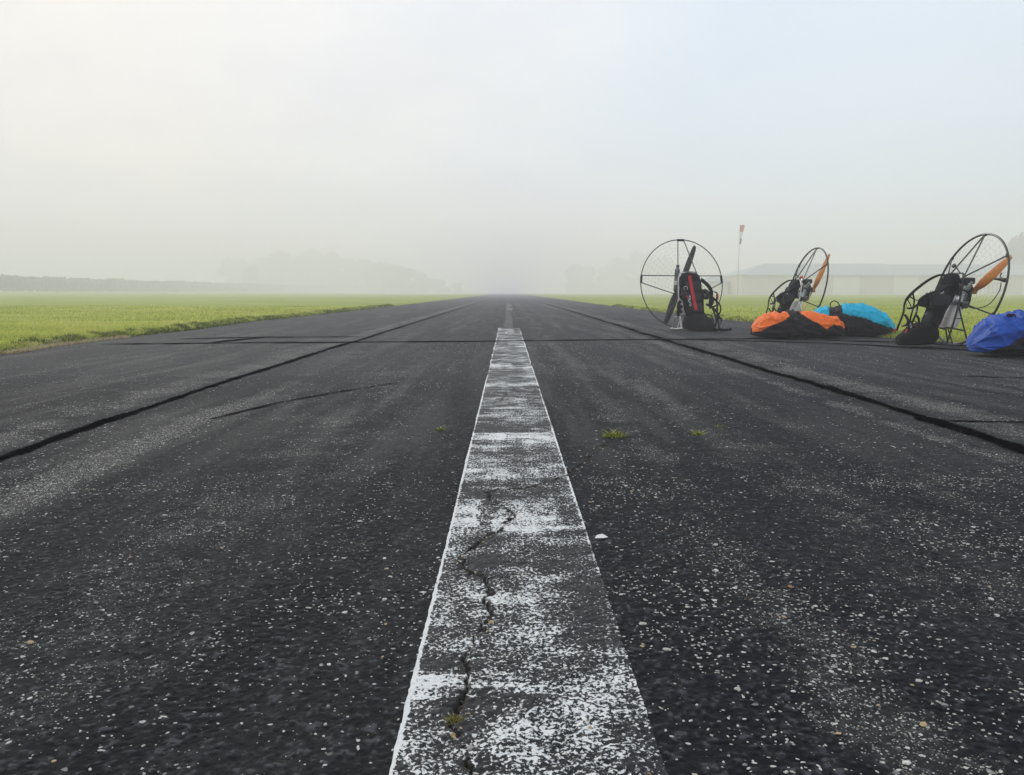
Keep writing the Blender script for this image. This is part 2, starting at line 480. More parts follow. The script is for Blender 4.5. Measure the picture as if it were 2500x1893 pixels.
def paint_material(name, x0, x1, thin=False):
    m = bpy.data.materials.new(name); m.use_nodes = True
    nt = m.node_tree; b = nt.nodes['Principled BSDF']
    c, h, X, Y, P2, fine, crack, worn = asphalt_nodes(nt)
    grain = nd(nt, 'ShaderNodeTexNoise', {'Vector': P2, 'Scale': 140.0, 'Detail': 4.0, 'Roughness': 0.7}).outputs[0]
    v = nd(nt, 'ShaderNodeTexVoronoi', {'Vector': P2, 'Scale': 190.0}, voronoi_dimensions='2D')
    grain = mth(nt, 'ADD', mth(nt, 'MULTIPLY', grain, 1.0), mth(nt, 'MULTIPLY_ADD', v.outputs['Distance'], -0.14, 0.065))
    mp = nd(nt, 'ShaderNodeMapping', {'Vector': P2, 'Scale': (2.5, 22.0, 1)})
    scr = nd(nt, 'ShaderNodeTexNoise', {'Vector': mp.outputs[0], 'Scale': 1.0, 'Detail': 4.0, 'Roughness': 0.65}).outputs[0]
    pat = nd(nt, 'ShaderNodeTexNoise', {'Vector': P2, 'Scale': 11.0, 'Detail': 5.0, 'Roughness': 0.68}).outputs[0]
    big = nd(nt, 'ShaderNodeTexNoise', {'Vector': P2, 'Scale': 2.6, 'Detail': 2.0}).outputs[0]
    k = mth(nt, 'MULTIPLY_ADD', scr, 0.22, -0.11)
    k = mth(nt, 'ADD', k, mth(nt, 'MULTIPLY_ADD', pat, 0.58, -0.29))
    k = mth(nt, 'ADD', k, mth(nt, 'MULTIPLY_ADD', big, 0.42, -0.22))
    if thin:
        k = mth(nt, 'SUBTRACT', k, 0.12)
    else:
        jit = mth(nt, 'MULTIPLY_ADD', scr, 0.04, -0.02)
        Yj = mth(nt, 'ADD', Y, mth(nt, 'MULTIPLY_ADD', pat, 0.03, -0.015)); Yj = mth(nt, 'ADD', Yj, jit)
        Xj = mth(nt, 'ADD', X, mth(nt, 'MULTIPLY_ADD', pat, 0.12, -0.06))
        # places where two passes of the sprayer overlap (y, half length, x, half width, gain)
        for (yc, hy, xc, hx, a) in ((3.085, 0.075, -0.08, 0.07, 0.22), (3.105, 0.06, 0.06, 0.10, 0.16), (6.22, 0.13, -0.06, 0.09, 0.17), (4.86, 0.08, 0.02, 0.2, 0.08),
                                    (3.86, 0.03, 0.02, 0.2, 0.08), (2.0, 0.13, -0.11, 0.045, 0.22), (1.99, 0.15, 0.05, 0.075, 0.13), (1.862, 0.015, 0.14, 0.05, 0.16), (1.09, 0.04, -0.1, 0.05, 0.2),
                                    (1.09, 0.012, -0.0, 0.05, 0.16), (1.07, 0.008, 0.01, 0.045, 0.16), (0.905, 0.05, 0.0, 0.2, 0.07), (0.99, 0.04, 0.05, 0.06, 0.09), (1.33, 0.1, 0.0, 0.06, 0.06), (7.6, 0.1, 0.02, 0.2, 0.06), (9.05, 0.12, 0.02, 0.2, 0.08), (11.6, 0.6, 0.03, 0.06, 0.08), (2.45, 0.07, 0.0, 0.1, 0.05)):
            bx = mth(nt, 'MULTIPLY', mth(nt, 'COMPARE', Yj, yc, hy), mth(nt, 'COMPARE', Xj, xc, hx))
            k = mth(nt, 'ADD', k, mth(nt, 'MULTIPLY', bx, a * 0.68))
        # thick bead along both edges
        wob = nd(nt, 'ShaderNodeTexNoise', {'Vector': P2, 'Scale': 30.0, 'Detail': 3.0}).outputs[0]
        e = mth(nt, 'SUBTRACT', mth(nt, 'ABSOLUTE', mth(nt, 'SUBTRACT', X, (x0 + x1) / 2)), (x1 - x0) / 2 - 0.0045)
        e = mth(nt, 'ADD', e, mth(nt, 'MULTIPLY_ADD', wob, 0.012, -0.006))
        lr = mth(nt, 'ADD', sstep(nt, X, 0.0, 0.05, 0.28, 0.0), mth(nt, 'MULTIPLY', sstep(nt, X, 0.0, 0.05), sstep(nt, Y, 1.0, 2.2, 0.0, 0.16)))
        eb = mth(nt, 'MULTIPLY', sstep(nt, e, -0.003, 0.001), mth(nt, 'MULTIPLY_ADD', big, 0.5, mth(nt, 'SUBTRACT', lr, 0.25)))
        k = mth(nt, 'ADD', k, eb)
    t = mth(nt, 'ADD', grain, k)
    pm = sstep(nt, t, 0.552, 0.582)
    pm = mth(nt, 'MULTIPLY', pm, mth(nt, 'SUBTRACT', 1.0, crack, clamp=True))
    pc = mixc(nt, fine, (0.6, 0.6, 0.6), (0.84, 0.84, 0.83))
    c = mixc(nt, 0.45, c, (0.006, 0.0068, 0.0095))     # sealed black under the paint
    c2 = mixc(nt, pm, c, pc)
    nt.links.new(c2, b.inputs['Base Color'])
    b.inputs['Roughness'].default_value = 0.7; b.inputs['Specular IOR Level'].default_value = 0.3
    bp = nd(nt, 'ShaderNodeBump', {'Height': mth(nt, 'MULTIPLY_ADD', pm, 0.25, h), 'Strength': 0.8, 'Distance': 0.004})
    nt.links.new(bp.outputs[0], b.inputs['Normal'])
    return m


M['turf'] = turf_material()
M['asphalt'] = asphalt_material()
SX0, SX1 = -0.135, 0.179
M['paint'] = paint_material('worn white paint', SX0, SX1)
M['old_paint'] = paint_material('nearly gone white paint', -0.06, 0.09, thin=True)
M['tar'] = pmat('black crack sealant', (0.002, 0.002, 0.0025), 0.95, 0, 0.0, var=0.4, vscale=120, bump=0.4, bscale=200)
def crumble(mat):
    nt = mat.node_tree; out = nt.nodes['Material Output']; b = nt.nodes['Principled BSDF']
    at = nd(nt, 'ShaderNodeAttribute', attribute_name='core'); g = nd(nt, 'ShaderNodeNewGeometry')
    n = nd(nt, 'ShaderNodeTexNoise', {'Vector': g.outputs['Position'], 'Scale': 60.0, 'Detail': 5.0, 'Roughness': 0.75})
    n2 = nd(nt, 'ShaderNodeTexNoise', {'Vector': g.outputs['Position'], 'Scale': 5.0, 'Detail': 2.0})
    f = mth(nt, 'ADD', at.outputs['Fac'], mth(nt, 'ADD', mth(nt, 'MULTIPLY_ADD', n.outputs[0], 2.4, -1.45), mth(nt, 'MULTIPLY_ADD', n2.outputs[0], 1.4, -0.7)))
    t = nd(nt, 'ShaderNodeBsdfTransparent')
    mx = nd(nt, 'ShaderNodeMixShader', {0: sstep(nt, f, -0.05, 0.5), 1: t.outputs[0], 2: b.outputs[0]})
    nt.links.new(mx.outputs[0], out.inputs[0])


crumble(M['tar'])
M['dark_stain'] = pmat('oil stain', (0.008, 0.008, 0.009), 0.5, 0, 0.35, var=0.4, vscale=30)
for nm, c in (('white', (0.56, 0.55, 0.52)), ('pale', (0.42, 0.4, 0.36)), ('grey', (0.2, 0.2, 0.195)), ('tan', (0.4, 0.3, 0.17)), ('rust', (0.42, 0.2, 0.08))):
    M['stone_' + nm] = pmat(nm + ' stone', c, 0.75, 0, 0.3, var=0.25, vscale=150)

# ---------------------------------------------------------------- ground
EL = ([-40, 7.2, 9.2, 16, 42, 1300], [-4.3, -4.53, -4.6, -4.75, -4.6, -4.6])
ER = ([-40, 6.0, 8.7, 16, 26, 40, 1300], [4.9, 4.75, 4.6, 4.42, 4.2, 4.25, 4.3])


def edge(Y, T, seed):
    Y = np.asarray(Y, dtype=float)
    return np.interp(Y, *T) + (vnoise(Y, Y * 0 + seed, 1.1) - 0.5) * 0.16 + (vnoise(Y, Y * 0 + seed + 9, 0.3) - 0.5) * 0.07


def ground_z(x, y, d):
    """turf height; d = distance beyond the pavement edge"""
    z = np.interp(d, [-0.05, 0.0, 0.12, 2.0], [-0.06, -0.005, 0.028, 0.04])
    left = np.where(x < 0, 1.0, 0.0)
    z = z + left * np.interp(d, [25, 60, 110, 400], [0, 0.2, 0.8, 1.2])
    return z + (vnoise(x, y, 3.0, 5) - 0.5) * 0.05 * np.clip(d / 2, 0, 1)


ys = np.concatenate([np.arange(-40, 6, 4.0), np.arange(6, 20, 0.12), np.arange(20, 60, 0.5), np.arange(60, 200, 5.0), np.arange(200, 1301, 50.0)])
offs = np.array([0, 0.07, 0.16, 0.3, 0.6, 1, 2, 4, 7, 12, 20, 30, 45, 60, 80, 100, 120, 145, 170, 220, 400, 700, 1200.0])
cols = []
eL, eR = edge(ys, EL, 3.0), edge(ys, ER, 31.0)
for d in offs[::-1]:
    x = eL - d; cols.append(np.stack([x, ys, ground_z(x, ys, np.full_like(ys, d))], 1))
cols.append(np.stack([eL + 0.12, ys, np.full_like(ys, -0.12)], 1))
cols.append(np.stack([eR - 0.12, ys, np.full_like(ys, -0.12)], 1))
for d in offs:
    x = eR + d; cols.append(np.stack([x, ys, ground_z(x, ys, np.full_like(ys, d))], 1))
G = np.stack(cols, 0)
nc, nr = G.shape[:2]
idx = np.arange(nc * nr).reshape(nc, nr)
F = np.stack([idx[:-1, :-1], idx[1:, :-1], idx[1:, 1:], idx[:-1, 1:]], -1).reshape(-1, 4)
ground = np_mesh('ground', G.reshape(-1, 3), F, M['turf'], smooth=True)
tag(ground, kind='structure')

# ---------------------------------------------------------------- runway
CRACK = [(-0.043, 0.6), (-0.043, 0.879), (-0.047, 0.911), (-0.061, 0.949), (-0.07, 0.985), (-0.07, 1.019), (-0.062, 1.049), (-0.052, 1.088), (-0.057, 1.122), (-0.069, 1.141), (-0.066, 1.186), (-0.053, 1.227), (-0.049, 1.271), (-0.028, 1.318), (-0.033, 1.386), (-0.035, 1.462), (-0.04, 1.524), (-0.067, 1.557), (-0.096, 1.603), (-0.092, 1.664), (-0.074, 1.73), (-0.051, 1.787), (-0.012, 1.847), (-0.008, 1.895), (0.02, 1.98), (-0.014, 2.044), (-0.045, 2.134), (-0.054, 2.208), (-0.02, 2.242), (0.028, 2.241)]
CRACK2 = [(0.028, 2.241), (0.072, 2.276), (0.13, 2.348), (0.174, 2.411), (0.197, 2.492), (0.259, 2.639), (0.3, 2.8), (0.37, 2.98)]
CRACK3 = [(-0.04, 1.524), (-0.007, 1.532), (0.016, 1.545), (0.042, 1.545)]
CRACK4 = [(0.19, 2.868), (0.23, 2.86), (0.265, 2.85), (0.3, 2.8)]


def seg_dist(x, y, pl):
    d = np.full(x.shape, 9.0)
    for (a, b) in zip(pl[:-1], pl[1:]):
        ax, ay = a; bx, by = b
        t = np.clip(((x - ax) * (bx - ax) + (y - ay) * (by - ay)) / ((bx - ax) ** 2 + (by - ay) ** 2 + 1e-12), 0, 1)
        d = np.minimum(d, np.hypot(x - ax - t * (bx - ax), y - ay - t * (by - ay)))
    return d


def surf(x, y):
    """height of the worn surface and a 0..1 crack mask"""
    g = (vnoise(x, y, 0.0075) - 0.5) * 0.0030 + (vnoise(x, y, 0.0045, 40) - 0.5) * 0.0016 + (vnoise(x, y, 0.014, 47) - 0.5) * 0.0012
    z = g + (vnoise(x, y, 0.05, 80) - 0.5) * 0.002 + (vnoise(x, y, 0.7, 11) - 0.5) * 0.004
    jx = x + (vnoise(x, y, 0.02, 21) - 0.5) * 0.018 + (vnoise(x, y, 0.0075, 24) - 0.5) * 0.011; jy = y + (vnoise(x, y, 0.02, 61) - 0.5) * 0.018 + (vnoise(x, y, 0.0075, 64) - 0.5) * 0.011
    cr = np.zeros_like(z); dp = np.zeros_like(z)
    sel = (np.abs(x) < 0.55) & (y < 3.1)
    if sel.any():
        xs, yz = jx[sel], jy[sel]
        wn_ = 0.6 * vnoise(x[sel], y[sel], 0.05, 33) + 0.5 * vnoise(x[sel], y[sel], 0.013, 37)
        for pl, w0, w1 in ((CRACK, -0.0004, 0.0052), (CRACK2, 0.0001, 0.0042), (CRACK3, 0.0, 0.004), (CRACK4, 0.0008, 0.003)):
            d = seg_dist(xs, yz, pl)
            w = np.maximum(w0 + w1 * (wn_ - 0.05), 0.0004)
            cr[sel] = np.maximum(cr[sel], np.clip(3.5 * (1 - d / (2.5 * w)), 0, 1))
            dp[sel] = np.maximum(dp[sel], np.clip(1.5 * (1 - d / (1.35 * w)), 0, 1))
    top = np.clip(0.5 + g / 0.0032, 0, 1)
    z = z - 0.014 * dp
    return z, cr, top


runway = empty('runway', (0, 0, 0)); tag(runway, kind='structure')


def patch(name, x0, x1, y0, y1, step, mat, lift=0.0, taper=0.03, ragged=0.0):
    nx, ny = int(round((x1 - x0) / step)) + 1, int(round((y1 - y0) / step)) + 1
    X, Y = np.meshgrid(np.linspace(x0, x1, nx), np.linspace(y0, y1, ny), indexing='ij')
    z, cr, top = surf(X, Y)
    fade = np.clip((y1 - Y) / 1.2, 0, 1) if y1 > 5 else 1.0
    top = 0.72 + (top - 0.72) * fade
    if taper:
        e = np.minimum(np.minimum(X - x0, x1 - X), np.minimum(Y - y0, y1 - Y))
        z = z * np.clip(e / taper, 0, 1)
    if ragged:
        s = (X - (x0 + x1) / 2) / (x1 - x0) * 2
        X = X + np.sign(s) * np.abs(s) ** 6 * ((vnoise(Y, Y * 0 + np.sign(s) * 40, 0.012) - 0.5) * ragged + (vnoise(Y, Y * 0 + np.sign(s) * 70, 0.25) - 0.5) * ragged)
    z = z - 0.007 * np.clip(np.minimum(X - SX0 - 0.004, SX1 - 0.004 - X) / 0.004, 0, 1)   # the thick stripe is laid in here
    V = np.stack([X, Y, z + lift], -1).reshape(-1, 3)
    i = np.arange(nx * ny).reshape(nx, ny)
    F = np.stack([i[:-1, :-1], i[1:, :-1], i[1:, 1:], i[:-1, 1:]], -1).reshape(-1, 4)
    o = np_mesh(name, V, F, mat, runway, smooth=True, attrs={'crack': cr.ravel(), 'top': top.ravel()})
    return o


patch('asphalt_surface', -1.1, 1.1, 0.78, 1.5, 0.0026, M['asphalt'], taper=0.012)
patch('asphalt_surface', -1.85, 1.85, 1.5, 2.6, 0.0042, M['asphalt'], taper=0.012)
patch('asphalt_surface', -3.5, 3.5, 2.6, 5.4, 0.0105, M['asphalt'])
# the rest of the runway
V = []; F = []
def quad(x0, x1, y0, y1, nx, ny, z=-0.0025):
    b = len(V)
    for i in range(nx + 1):
        for j in range(ny + 1):
            V.append((x0 + (x1 - x0) * i / nx, y0 + (y1 - y0) * j / ny, z))
    for i in range(nx):
        for j in range(ny):
            a = b + i * (ny + 1) + j
            F.append((a, a + ny + 1, a + ny + 2, a + 1))
quad(-5.3, 5.3, -40, 0.79, 6, 10)
quad(-5.3, -1.09, 0.79, 1.49, 3, 3); quad(1.09, 5.3, 0.79, 1.49, 3, 3)
quad(-5.3, -1.84, 1.49, 2.59, 3, 3); quad(1.84, 5.3, 1.49, 2.59, 3, 3)
quad(-5.3, -3.49, 2.59, 5.39, 3, 3); quad(3.49, 5.3, 2.59, 5.39, 3, 3)
quad(-5.3, 5.3, 5.39, 60, 8, 60); quad(-5.3, 5.3, 60, 1250, 4, 40)
o = np_mesh('asphalt_surface', V, F, M['asphalt'], runway, smooth=True, attrs={'top': [0.72] * len(V)})


# one stripe made of three lengths of surface, joined into a single marking
def grid_part(x0, x1, y0, y1, sx, sy, lift, ragged, flat):
    nx, ny = max(2, int((x1 - x0) / sx)) + 1, max(2, int((y1 - y0) / sy)) + 1
    X, Y = np.meshgrid(np.linspace(x0, x1, nx), np.linspace(y0, y1, ny), indexing='ij')
    if flat:
        z = np.full_like(X, -0.0025); cr = np.zeros_like(X); top = np.full_like(X, 0.8)
    else:
        z, cr, top = surf(X, Y)
    s = (X - (x0 + x1) / 2) / (x1 - x0) * 2
    X = X + np.sign(s) * np.abs(s) ** 8 * ((vnoise(Y, Y * 0 + np.sign(s) * 40, 0.012) - 0.5) * ragged + (vnoise(Y, Y * 0 + np.sign(s) * 70, 0.3) - 0.5) * ragged * 1.3)
    i = np.arange(nx * ny).reshape(nx, ny)
    F = np.stack([i[:-1, :-1], i[1:, :-1], i[1:, 1:], i[:-1, 1:]], -1).reshape(-1, 4)
    return np.stack([X, Y, z + lift], -1).reshape(-1, 3), F, (cr.ravel(), top.ravel())


Vs, Fs, Cs, nb = [], [], [], 0
for args in ((SX0, SX1, 0.78, 2.6, 0.0028, 0.0028, 0.0014, 0.0015, False), (SX0, SX1, 2.6, 5.39, 0.008, 0.008, 0.002, 0.003, False), (SX0, SX1, 5.39, 12.75, 0.03, 0.03, 0.003, 0.01, True)):
    v, f, c = grid_part(*args); Vs.append(v); Fs.append(f + nb); Cs.append(c); nb += len(v)
np_mesh('centreline_marking', np.concatenate(Vs), np.concatenate(Fs), M['paint'], runway, smooth=True, attrs={'crack': np.concatenate([c[0] for c in Cs]), 'top': np.concatenate([c[1] for c in Cs])})
v, f, c = grid_part(-0.06, 0.09, 12.9, 46, 0.03, 0.1, 0.003, 0.02, True)
np_mesh('centreline_marking', v, f, M['old_paint'], runway, smooth=True, attrs={'top': c[1]})
v, f, c = grid_part(-0.13, 0.16, 62, 110, 0.05, 0.5, 0.004, 0.02, True)
np_mesh('centreline_marking', v, f, M['old_paint'], runway, smooth=True, attrs={'top': c[1]})


def ribbon(name, pts, w, mat, z=0.002, step=0.04, jag=0.3, hump=0.0, tip=True):
    """irregular strip of sealant along a path on the ground"""
    P = [Vector((p[0], p[1], 0)) for p in pts]
    Q = []
    for a, b in zip(P[:-1], P[1:]):
        n = max(1, int((b - a).length / step))
        for k in range(n): Q.append(a.lerp(b, k / n))
    Q.append(P[-1])
    Vv = []; n = len(Q)
    sd = random.random() * 100
    for i, q in enumerate(Q):
        t = (Q[min(i + 1, n - 1)] - Q[max(i - 1, 0)]).normalized(); s = Vector((t.y, -t.x, 0))
        l = i * step
        ww = w * (1 + jag * 2 * (float(vnoise(l, sd, 0.09)) - 0.5) + jag * 1.5 * (float(vnoise(l, sd + 7, 0.5)) - 0.5))
        of = w * 0.5 * (float(vnoise(l, sd + 17, 0.6)) - 0.5) + 0.02 * (float(vnoise(l, sd + 27, 2.0)) - 0.5)
        if tip: ww *= min(1, (min(i, n - 1 - i) + 0.3) * step / (w * 2))
        for k, (e, h) in enumerate(((-0.75, 0), (-0.2, 1), (0.2, 0.9), (0.75, 0))):
            p = q + s * (of + ww * e); Vv.append((p.x, p.y, z + hump * h))
    Fv = []
    for i in range(n - 1):
        for k in range(3):
            Fv.append((i * 4 + k, i * 4 + k + 1, i * 4 + 5 + k, i * 4 + 4 + k))
    return np_mesh(name, Vv, Fv, mat, runway, smooth=True, attrs={'core': [0.0, 1.0, 1.0, 0.0] * n})


seamL = [(-1.66, -2), (-1.66, 2.6), (-1.69, 3.8), (-1.72, 6.2), (-1.68, 12), (-1.62, 30), (-1.6, 70)]
seamR = [(1.79, -2), (1.80, 2.8), (1.815, 4.0), (1.805, 9.4), (1.85, 30), (1.87, 70)]
ribbon('tar_seam', seamL, 0.052, M['tar'], 0.003, 0.03, 0.5, 0.001)
ribbon('tar_seam', seamR, 0.07, M['tar'], 0.003, 0.03, 0.4, 0.001)
for pts, w in (([(-4.25, 8.72), (-2.87, 8.94), (-0.5, 9.17), (1.0, 9.45), (1.84, 9.62), (3.0, 9.7), (3.9, 9.2), (4.5, 9.0)], 0.13), ([(1.84, 9.62), (2.7, 9.25), (3.47, 8.82), (4.1, 8.0), (4.7, 7.4)], 0.11),
               ([(-3.85, 9.65), (-3.3, 9.98), (-2.5, 10.1), (-1.75, 10.2)], 0.10), ([(-3.22, 8.93), (-3.1, 9.5), (-2.87, 10.3)], 0.12),
               ([(1.84, 3.45), (2.16, 3.41), (2.6, 3.42)], 0.035), ([(-1.26, 3.5), (-1.13, 4.05), (-0.92, 4.5), (-0.68, 4.93)], 0.02),
               ([(2.9, 5.35), (3.3, 5.2), (3.9, 5.1)], 0.05), ([(2.0, 16.5), (3.2, 15.6), (4.2, 15.2)], 0.07), ([(1.9, 20.5), (3.3, 20.0)], 0.1), ([(-4.4, 19.0), (-3.2, 19.8), (-1.7, 20.0)], 0.08),
               ([(-4.3, 27), (-2.9, 28.4)], 0.12), ([(1.9, 31), (3.8, 30.6)], 0.12), ([(-1.6, 25), (1.8, 25.6)], 0.09), ([(-1.6, 44), (1.8, 44.6)], 0.12)):
    ribbon('crack_sealant', pts, w, M['tar'], 0.0035, 0.03, 0.4, 0.001)
# dark blots on the old line
for (x, y, rx, ry) in ((0.06, 27.5, 0.11, 2.4), (0.05, 34.5, 0.14, 2.4)):
    pts = []
    for k in range(20):
        a = 2 * math.pi * k / 20; rr = 0.75 + 0.4 * random.random()
        pts.append((x + rx * rr * math.cos(a), y + ry * rr * math.sin(a), 0.006))
    mb = MB(); mb.add(pts, [tuple(range(20))]); mb.build('oil_stain', M['dark_stain'], runway)


# ---- stones that show in the surface: the largest one by one, the rest as one mass
def stone_verts(seed):
    r = random.Random(seed)
    bm = bmesh.new(); bmesh.ops.create_icosphere(bm, subdivisions=1, radius=1.0)
    for v in bm.verts:
        v.co = v.co * (0.72 + 0.5 * r.random()); v.co.z *= 0.42
    bm.verts.index_update()
    vv = np.array([v.co[:] for v in bm.verts]); ff = np.array([[v.index for v in f.verts] for f in bm.faces])
    bm.free()
    return vv, ff


STV = [stone_verts(i) for i in range(7)]
SM = {}
for i, (vv, ff) in enumerate(STV):
    for nm in ('white', 'pale', 'grey', 'tan', 'rust'):
        me = bpy.data.meshes.new('stone'); me.from_pydata(vv.tolist(), [], ff.tolist()); me.shade_smooth(); me.set_sharp_from_angle(angle=R(50))
        me.materials.append(M['stone_' + nm]); SM[i, nm] = me


def wear_map(x, y):
    w = (vnoise(x, y, 0.35, 3) - 0.5) * 1.3 + (vnoise(x, y, 0.11, 13) - 0.5) * 1.3 + (vnoise(x * 5, y * 0.6, 0.9, 23) - 0.5) * 1.2
    w += 0.9 * np.exp(-((x + 1.31) / 0.06) ** 2) * (y > 1.9) * (y < 3.6) + 0.7 * np.exp(-((x - 1.62) / 0.07) ** 2) + 0.35 * np.exp(-((x - 0.33) / 0.09) ** 2)
    return w


def scatter(n, y0, y1, bias, xm=0.68):
    out = []
    while len(out) < n:
        y = y0 + (y1 - y0) * random.random() ** 0.85; x = (random.random() * 2 - 1) * xm * y
        w = float(wear_map(np.array([x]), np.array([y]))[0])
        pr = 0.12 + bias * max(0, w)
        if SX0 < x < SX1: pr *= 0.25
        if random.random() < pr: out.append((x, y))
    return out


big = scatter(190, 0.86, 2.3, 0.9)
for (x, y) in big:
    nm = random.choices(('white', 'pale', 'grey', 'tan', 'rust'), (50, 26, 12, 8, 2))[0]
    o = bpy.data.objects.new('stone', SM[random.randrange(7), nm])
    s = random.choice((0.0026, 0.003, 0.0034, 0.004, 0.0048)) * (0.9 + 0.25 * random.random())
    z = float(surf(np.array([x]), np.array([y]))[0][0])
    o.location = (x, y, z + s * 0.12); o.rotation_euler = (random.uniform(-.2, .2), random.uniform(-.2, .2), random.random() * 6.3)
    o.scale = (s * random.uniform(1, 1.5), s, s)
    link(o, runway)
# pebbles caught in the crack
n_p = 0
allc = CRACK[1:]
for k in range(105):
    a = random.randrange(int(len(allc) * .75)); t = random.random()
    x = allc[a][0] * (1 - t) + allc[a + 1][0] * t + random.gauss(0, 0.006); y = allc[a][1] * (1 - t) + allc[a + 1][1] * t + random.gauss(0, 0.009)
    if k > 88: x, y = random.choice(((0.0, 1.54), (0.03, 1.545), (0.17, 2.41), (0.11, 0.975), (0.2, 2.5))); x += random.gauss(0, .012); y += random.gauss(0, .012)
    o = bpy.data.objects.new('stone', SM[random.randrange(7), random.choice(('pale', 'tan', 'tan', 'grey', 'white', 'pale'))])
    s = random.uniform(0.002, 0.0045); z = float(surf(np.array([x]), np.array([y]))[0][0])
    o.location = (x, y, z + s * 0.4); o.rotation_euler = (random.random(), random.random(), random.random() * 6); o.scale = (s * 1.2, s, s)
    link(o, runway)

for (cnt, y0, y1, nm, bias, s0, s1) in ((2600, 0.8, 2.4, 'white', 1.0, 0.0011, 0.0023), (1100, 0.8, 2.4, 'pale', 1.0, 0.0011, 0.0024), (3000, 2.2, 9.0, 'white', 1.2, 0.0015, 0.0034), (1600, 2.2, 9.0, 'pale', 1.2, 0.0015, 0.0034), (500, 0.8, 3.0, 'grey', .6, .0015, .003)):
    pts = np.array(scatter(cnt, y0, y1, bias)); zz_ = surf(pts[:, 0], pts[:, 1])[0]
    VV, FF, b = [], [], 0
    for (x, y), z in zip(pts, zz_):
        vv, ff = STV[random.randrange(7)]
        s = random.uniform(s0, s1); a = random.random() * 6.3; ca, sa = math.cos(a), math.sin(a)
        q = vv * s * np.array([random.uniform(1, 2.1), 1, 0.9])
        q = np.stack([q[:, 0] * ca - q[:, 1] * sa + x, q[:, 0] * sa + q[:, 1] * ca + y, q[:, 2] + z + s * 0.1], 1)
        VV.append(q); FF.append(ff + b); b += len(vv)
    o = np_mesh('aggregate_stones', np.concatenate(VV), np.concatenate(FF), M['stone_' + nm], runway, smooth=True)
    o['kind'] = 'stuff'


# ---------------------------------------------------------------- grass
def blades(name, x, y, z, h, w, mat, lean=0.5, parent=None, kind='stuff'):
    n = len(x)
    a = rng.random(n) * 2 * np.pi; l = rng.normal(0, 1, n) * lean * h; l2 = rng.random(n) * 2 * np.pi
    dx, dy = np.cos(a) * w / 2, np.sin(a) * w / 2
    lx, ly = np.cos(l2) * l, np.sin(l2) * l
    V = np.zeros((n, 5, 3))
    V[:, 0] = np.stack([x - dx, y - dy, z], 1); V[:, 1] = np.stack([x + dx, y + dy, z], 1)
    V[:, 2] = np.stack([x + dx * .8 + lx * .35, y + dy * .8 + ly * .35, z + h * .6], 1)
    V[:, 3] = np.stack([x - dx * .8 + lx * .35, y - dy * .8 + ly * .35, z + h * .6], 1)
    V[:, 4] = np.stack([x + lx, y + ly, z + h], 1)
    b = np.arange(n)[:, None] * 5
    F = np.concatenate([np.concatenate([b, b + 1, b + 2], 1), np.concatenate([b, b + 2, b + 3], 1), np.concatenate([b + 3, b + 2, b + 4], 1)])
    o = np_mesh(name, V.reshape(-1, 3), F, mat, parent)
    if kind: o['kind'] = kind
    return o


def turf_points(n, y0, y1, side, dmax):
    y = y0 + (y1 - y0) * rng.random(n) ** 1.3
    dm = np.clip(dmax(y), 0.3, None)
    d = dm * rng.random(n) ** 1.15 + 0.0
    e = edge(y, EL, 3.0) if side < 0 else edge(y, ER, 31.0)
    x = e + side * d
    return x, y, d


X_, Y_, D_ = [], [], []
for (n, y0, y1, side, dm) in ((90000, 7.0, 13, -1, lambda y: 0.68 * y - 4.0), (70000, 13, 30, -1, lambda y: 0.68 * y - 4.0), (16000, 7.0, 30, -1, lambda y: 0.25 + 0 * y),
                              (30000, 7.6, 14, 1, lambda y: 0.68 * y - 4.0), (24000, 14, 30, 1, lambda y: 0.68 * y - 3.8), (9000, 7.6, 30, 1, lambda y: 0.25 + 0 * y)):
    x, y, d = turf_points(n, y0, y1, side, dm); X_.append(x); Y_.append(y); D_.append(d)
X_, Y_, D_ = map(np.concatenate, (X_, Y_, D_))
clump = vnoise(X_, Y_, 0.16, 9) * 0.6 + vnoise(X_ * 0.45, Y_, 0.55, 19) * 0.8
keep = rng.random(len(X_)) < np.clip(clump * 1.2 - 0.15, 0.15, 1)
X_, Y_, D_, clump = X_[keep], Y_[keep], D_[keep], clump[keep]
hh = (0.018 + 0.055 * np.clip(clump - 0.25, 0.05, 1)) * (0.6 + 0.7 * rng.random(len(X_)))
gz = ground_z(X_, Y_, D_) - 0.004
blades('grass', X_, Y_, gz, hh, 0.006 + 0.006 * rng.random(len(X_)) + 0.0004 * Y_, M['grass'], 0.55)
# longer blades along both pavement edges, the turf lip's shade put into their green
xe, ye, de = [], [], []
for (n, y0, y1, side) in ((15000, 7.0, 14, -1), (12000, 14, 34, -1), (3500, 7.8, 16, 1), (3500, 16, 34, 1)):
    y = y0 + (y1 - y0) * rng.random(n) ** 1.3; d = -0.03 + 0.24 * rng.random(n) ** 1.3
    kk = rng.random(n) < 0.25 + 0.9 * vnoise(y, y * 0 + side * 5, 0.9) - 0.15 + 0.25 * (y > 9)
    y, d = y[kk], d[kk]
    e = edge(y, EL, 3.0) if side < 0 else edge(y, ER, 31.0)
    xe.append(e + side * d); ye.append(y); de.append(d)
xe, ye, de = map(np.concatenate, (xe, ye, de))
blades('shade_edge_grass', xe, ye, ground_z(xe, ye, de) - 0.004, (0.022 + 0.055 * vnoise(xe, ye, 0.2, 8)) * (0.5 + 0.8 * rng.random(len(xe))), 0.007 + 0.006 * rng.random(len(xe)) + 0.0004 * ye, M['shade_edge_grass'], 0.6)
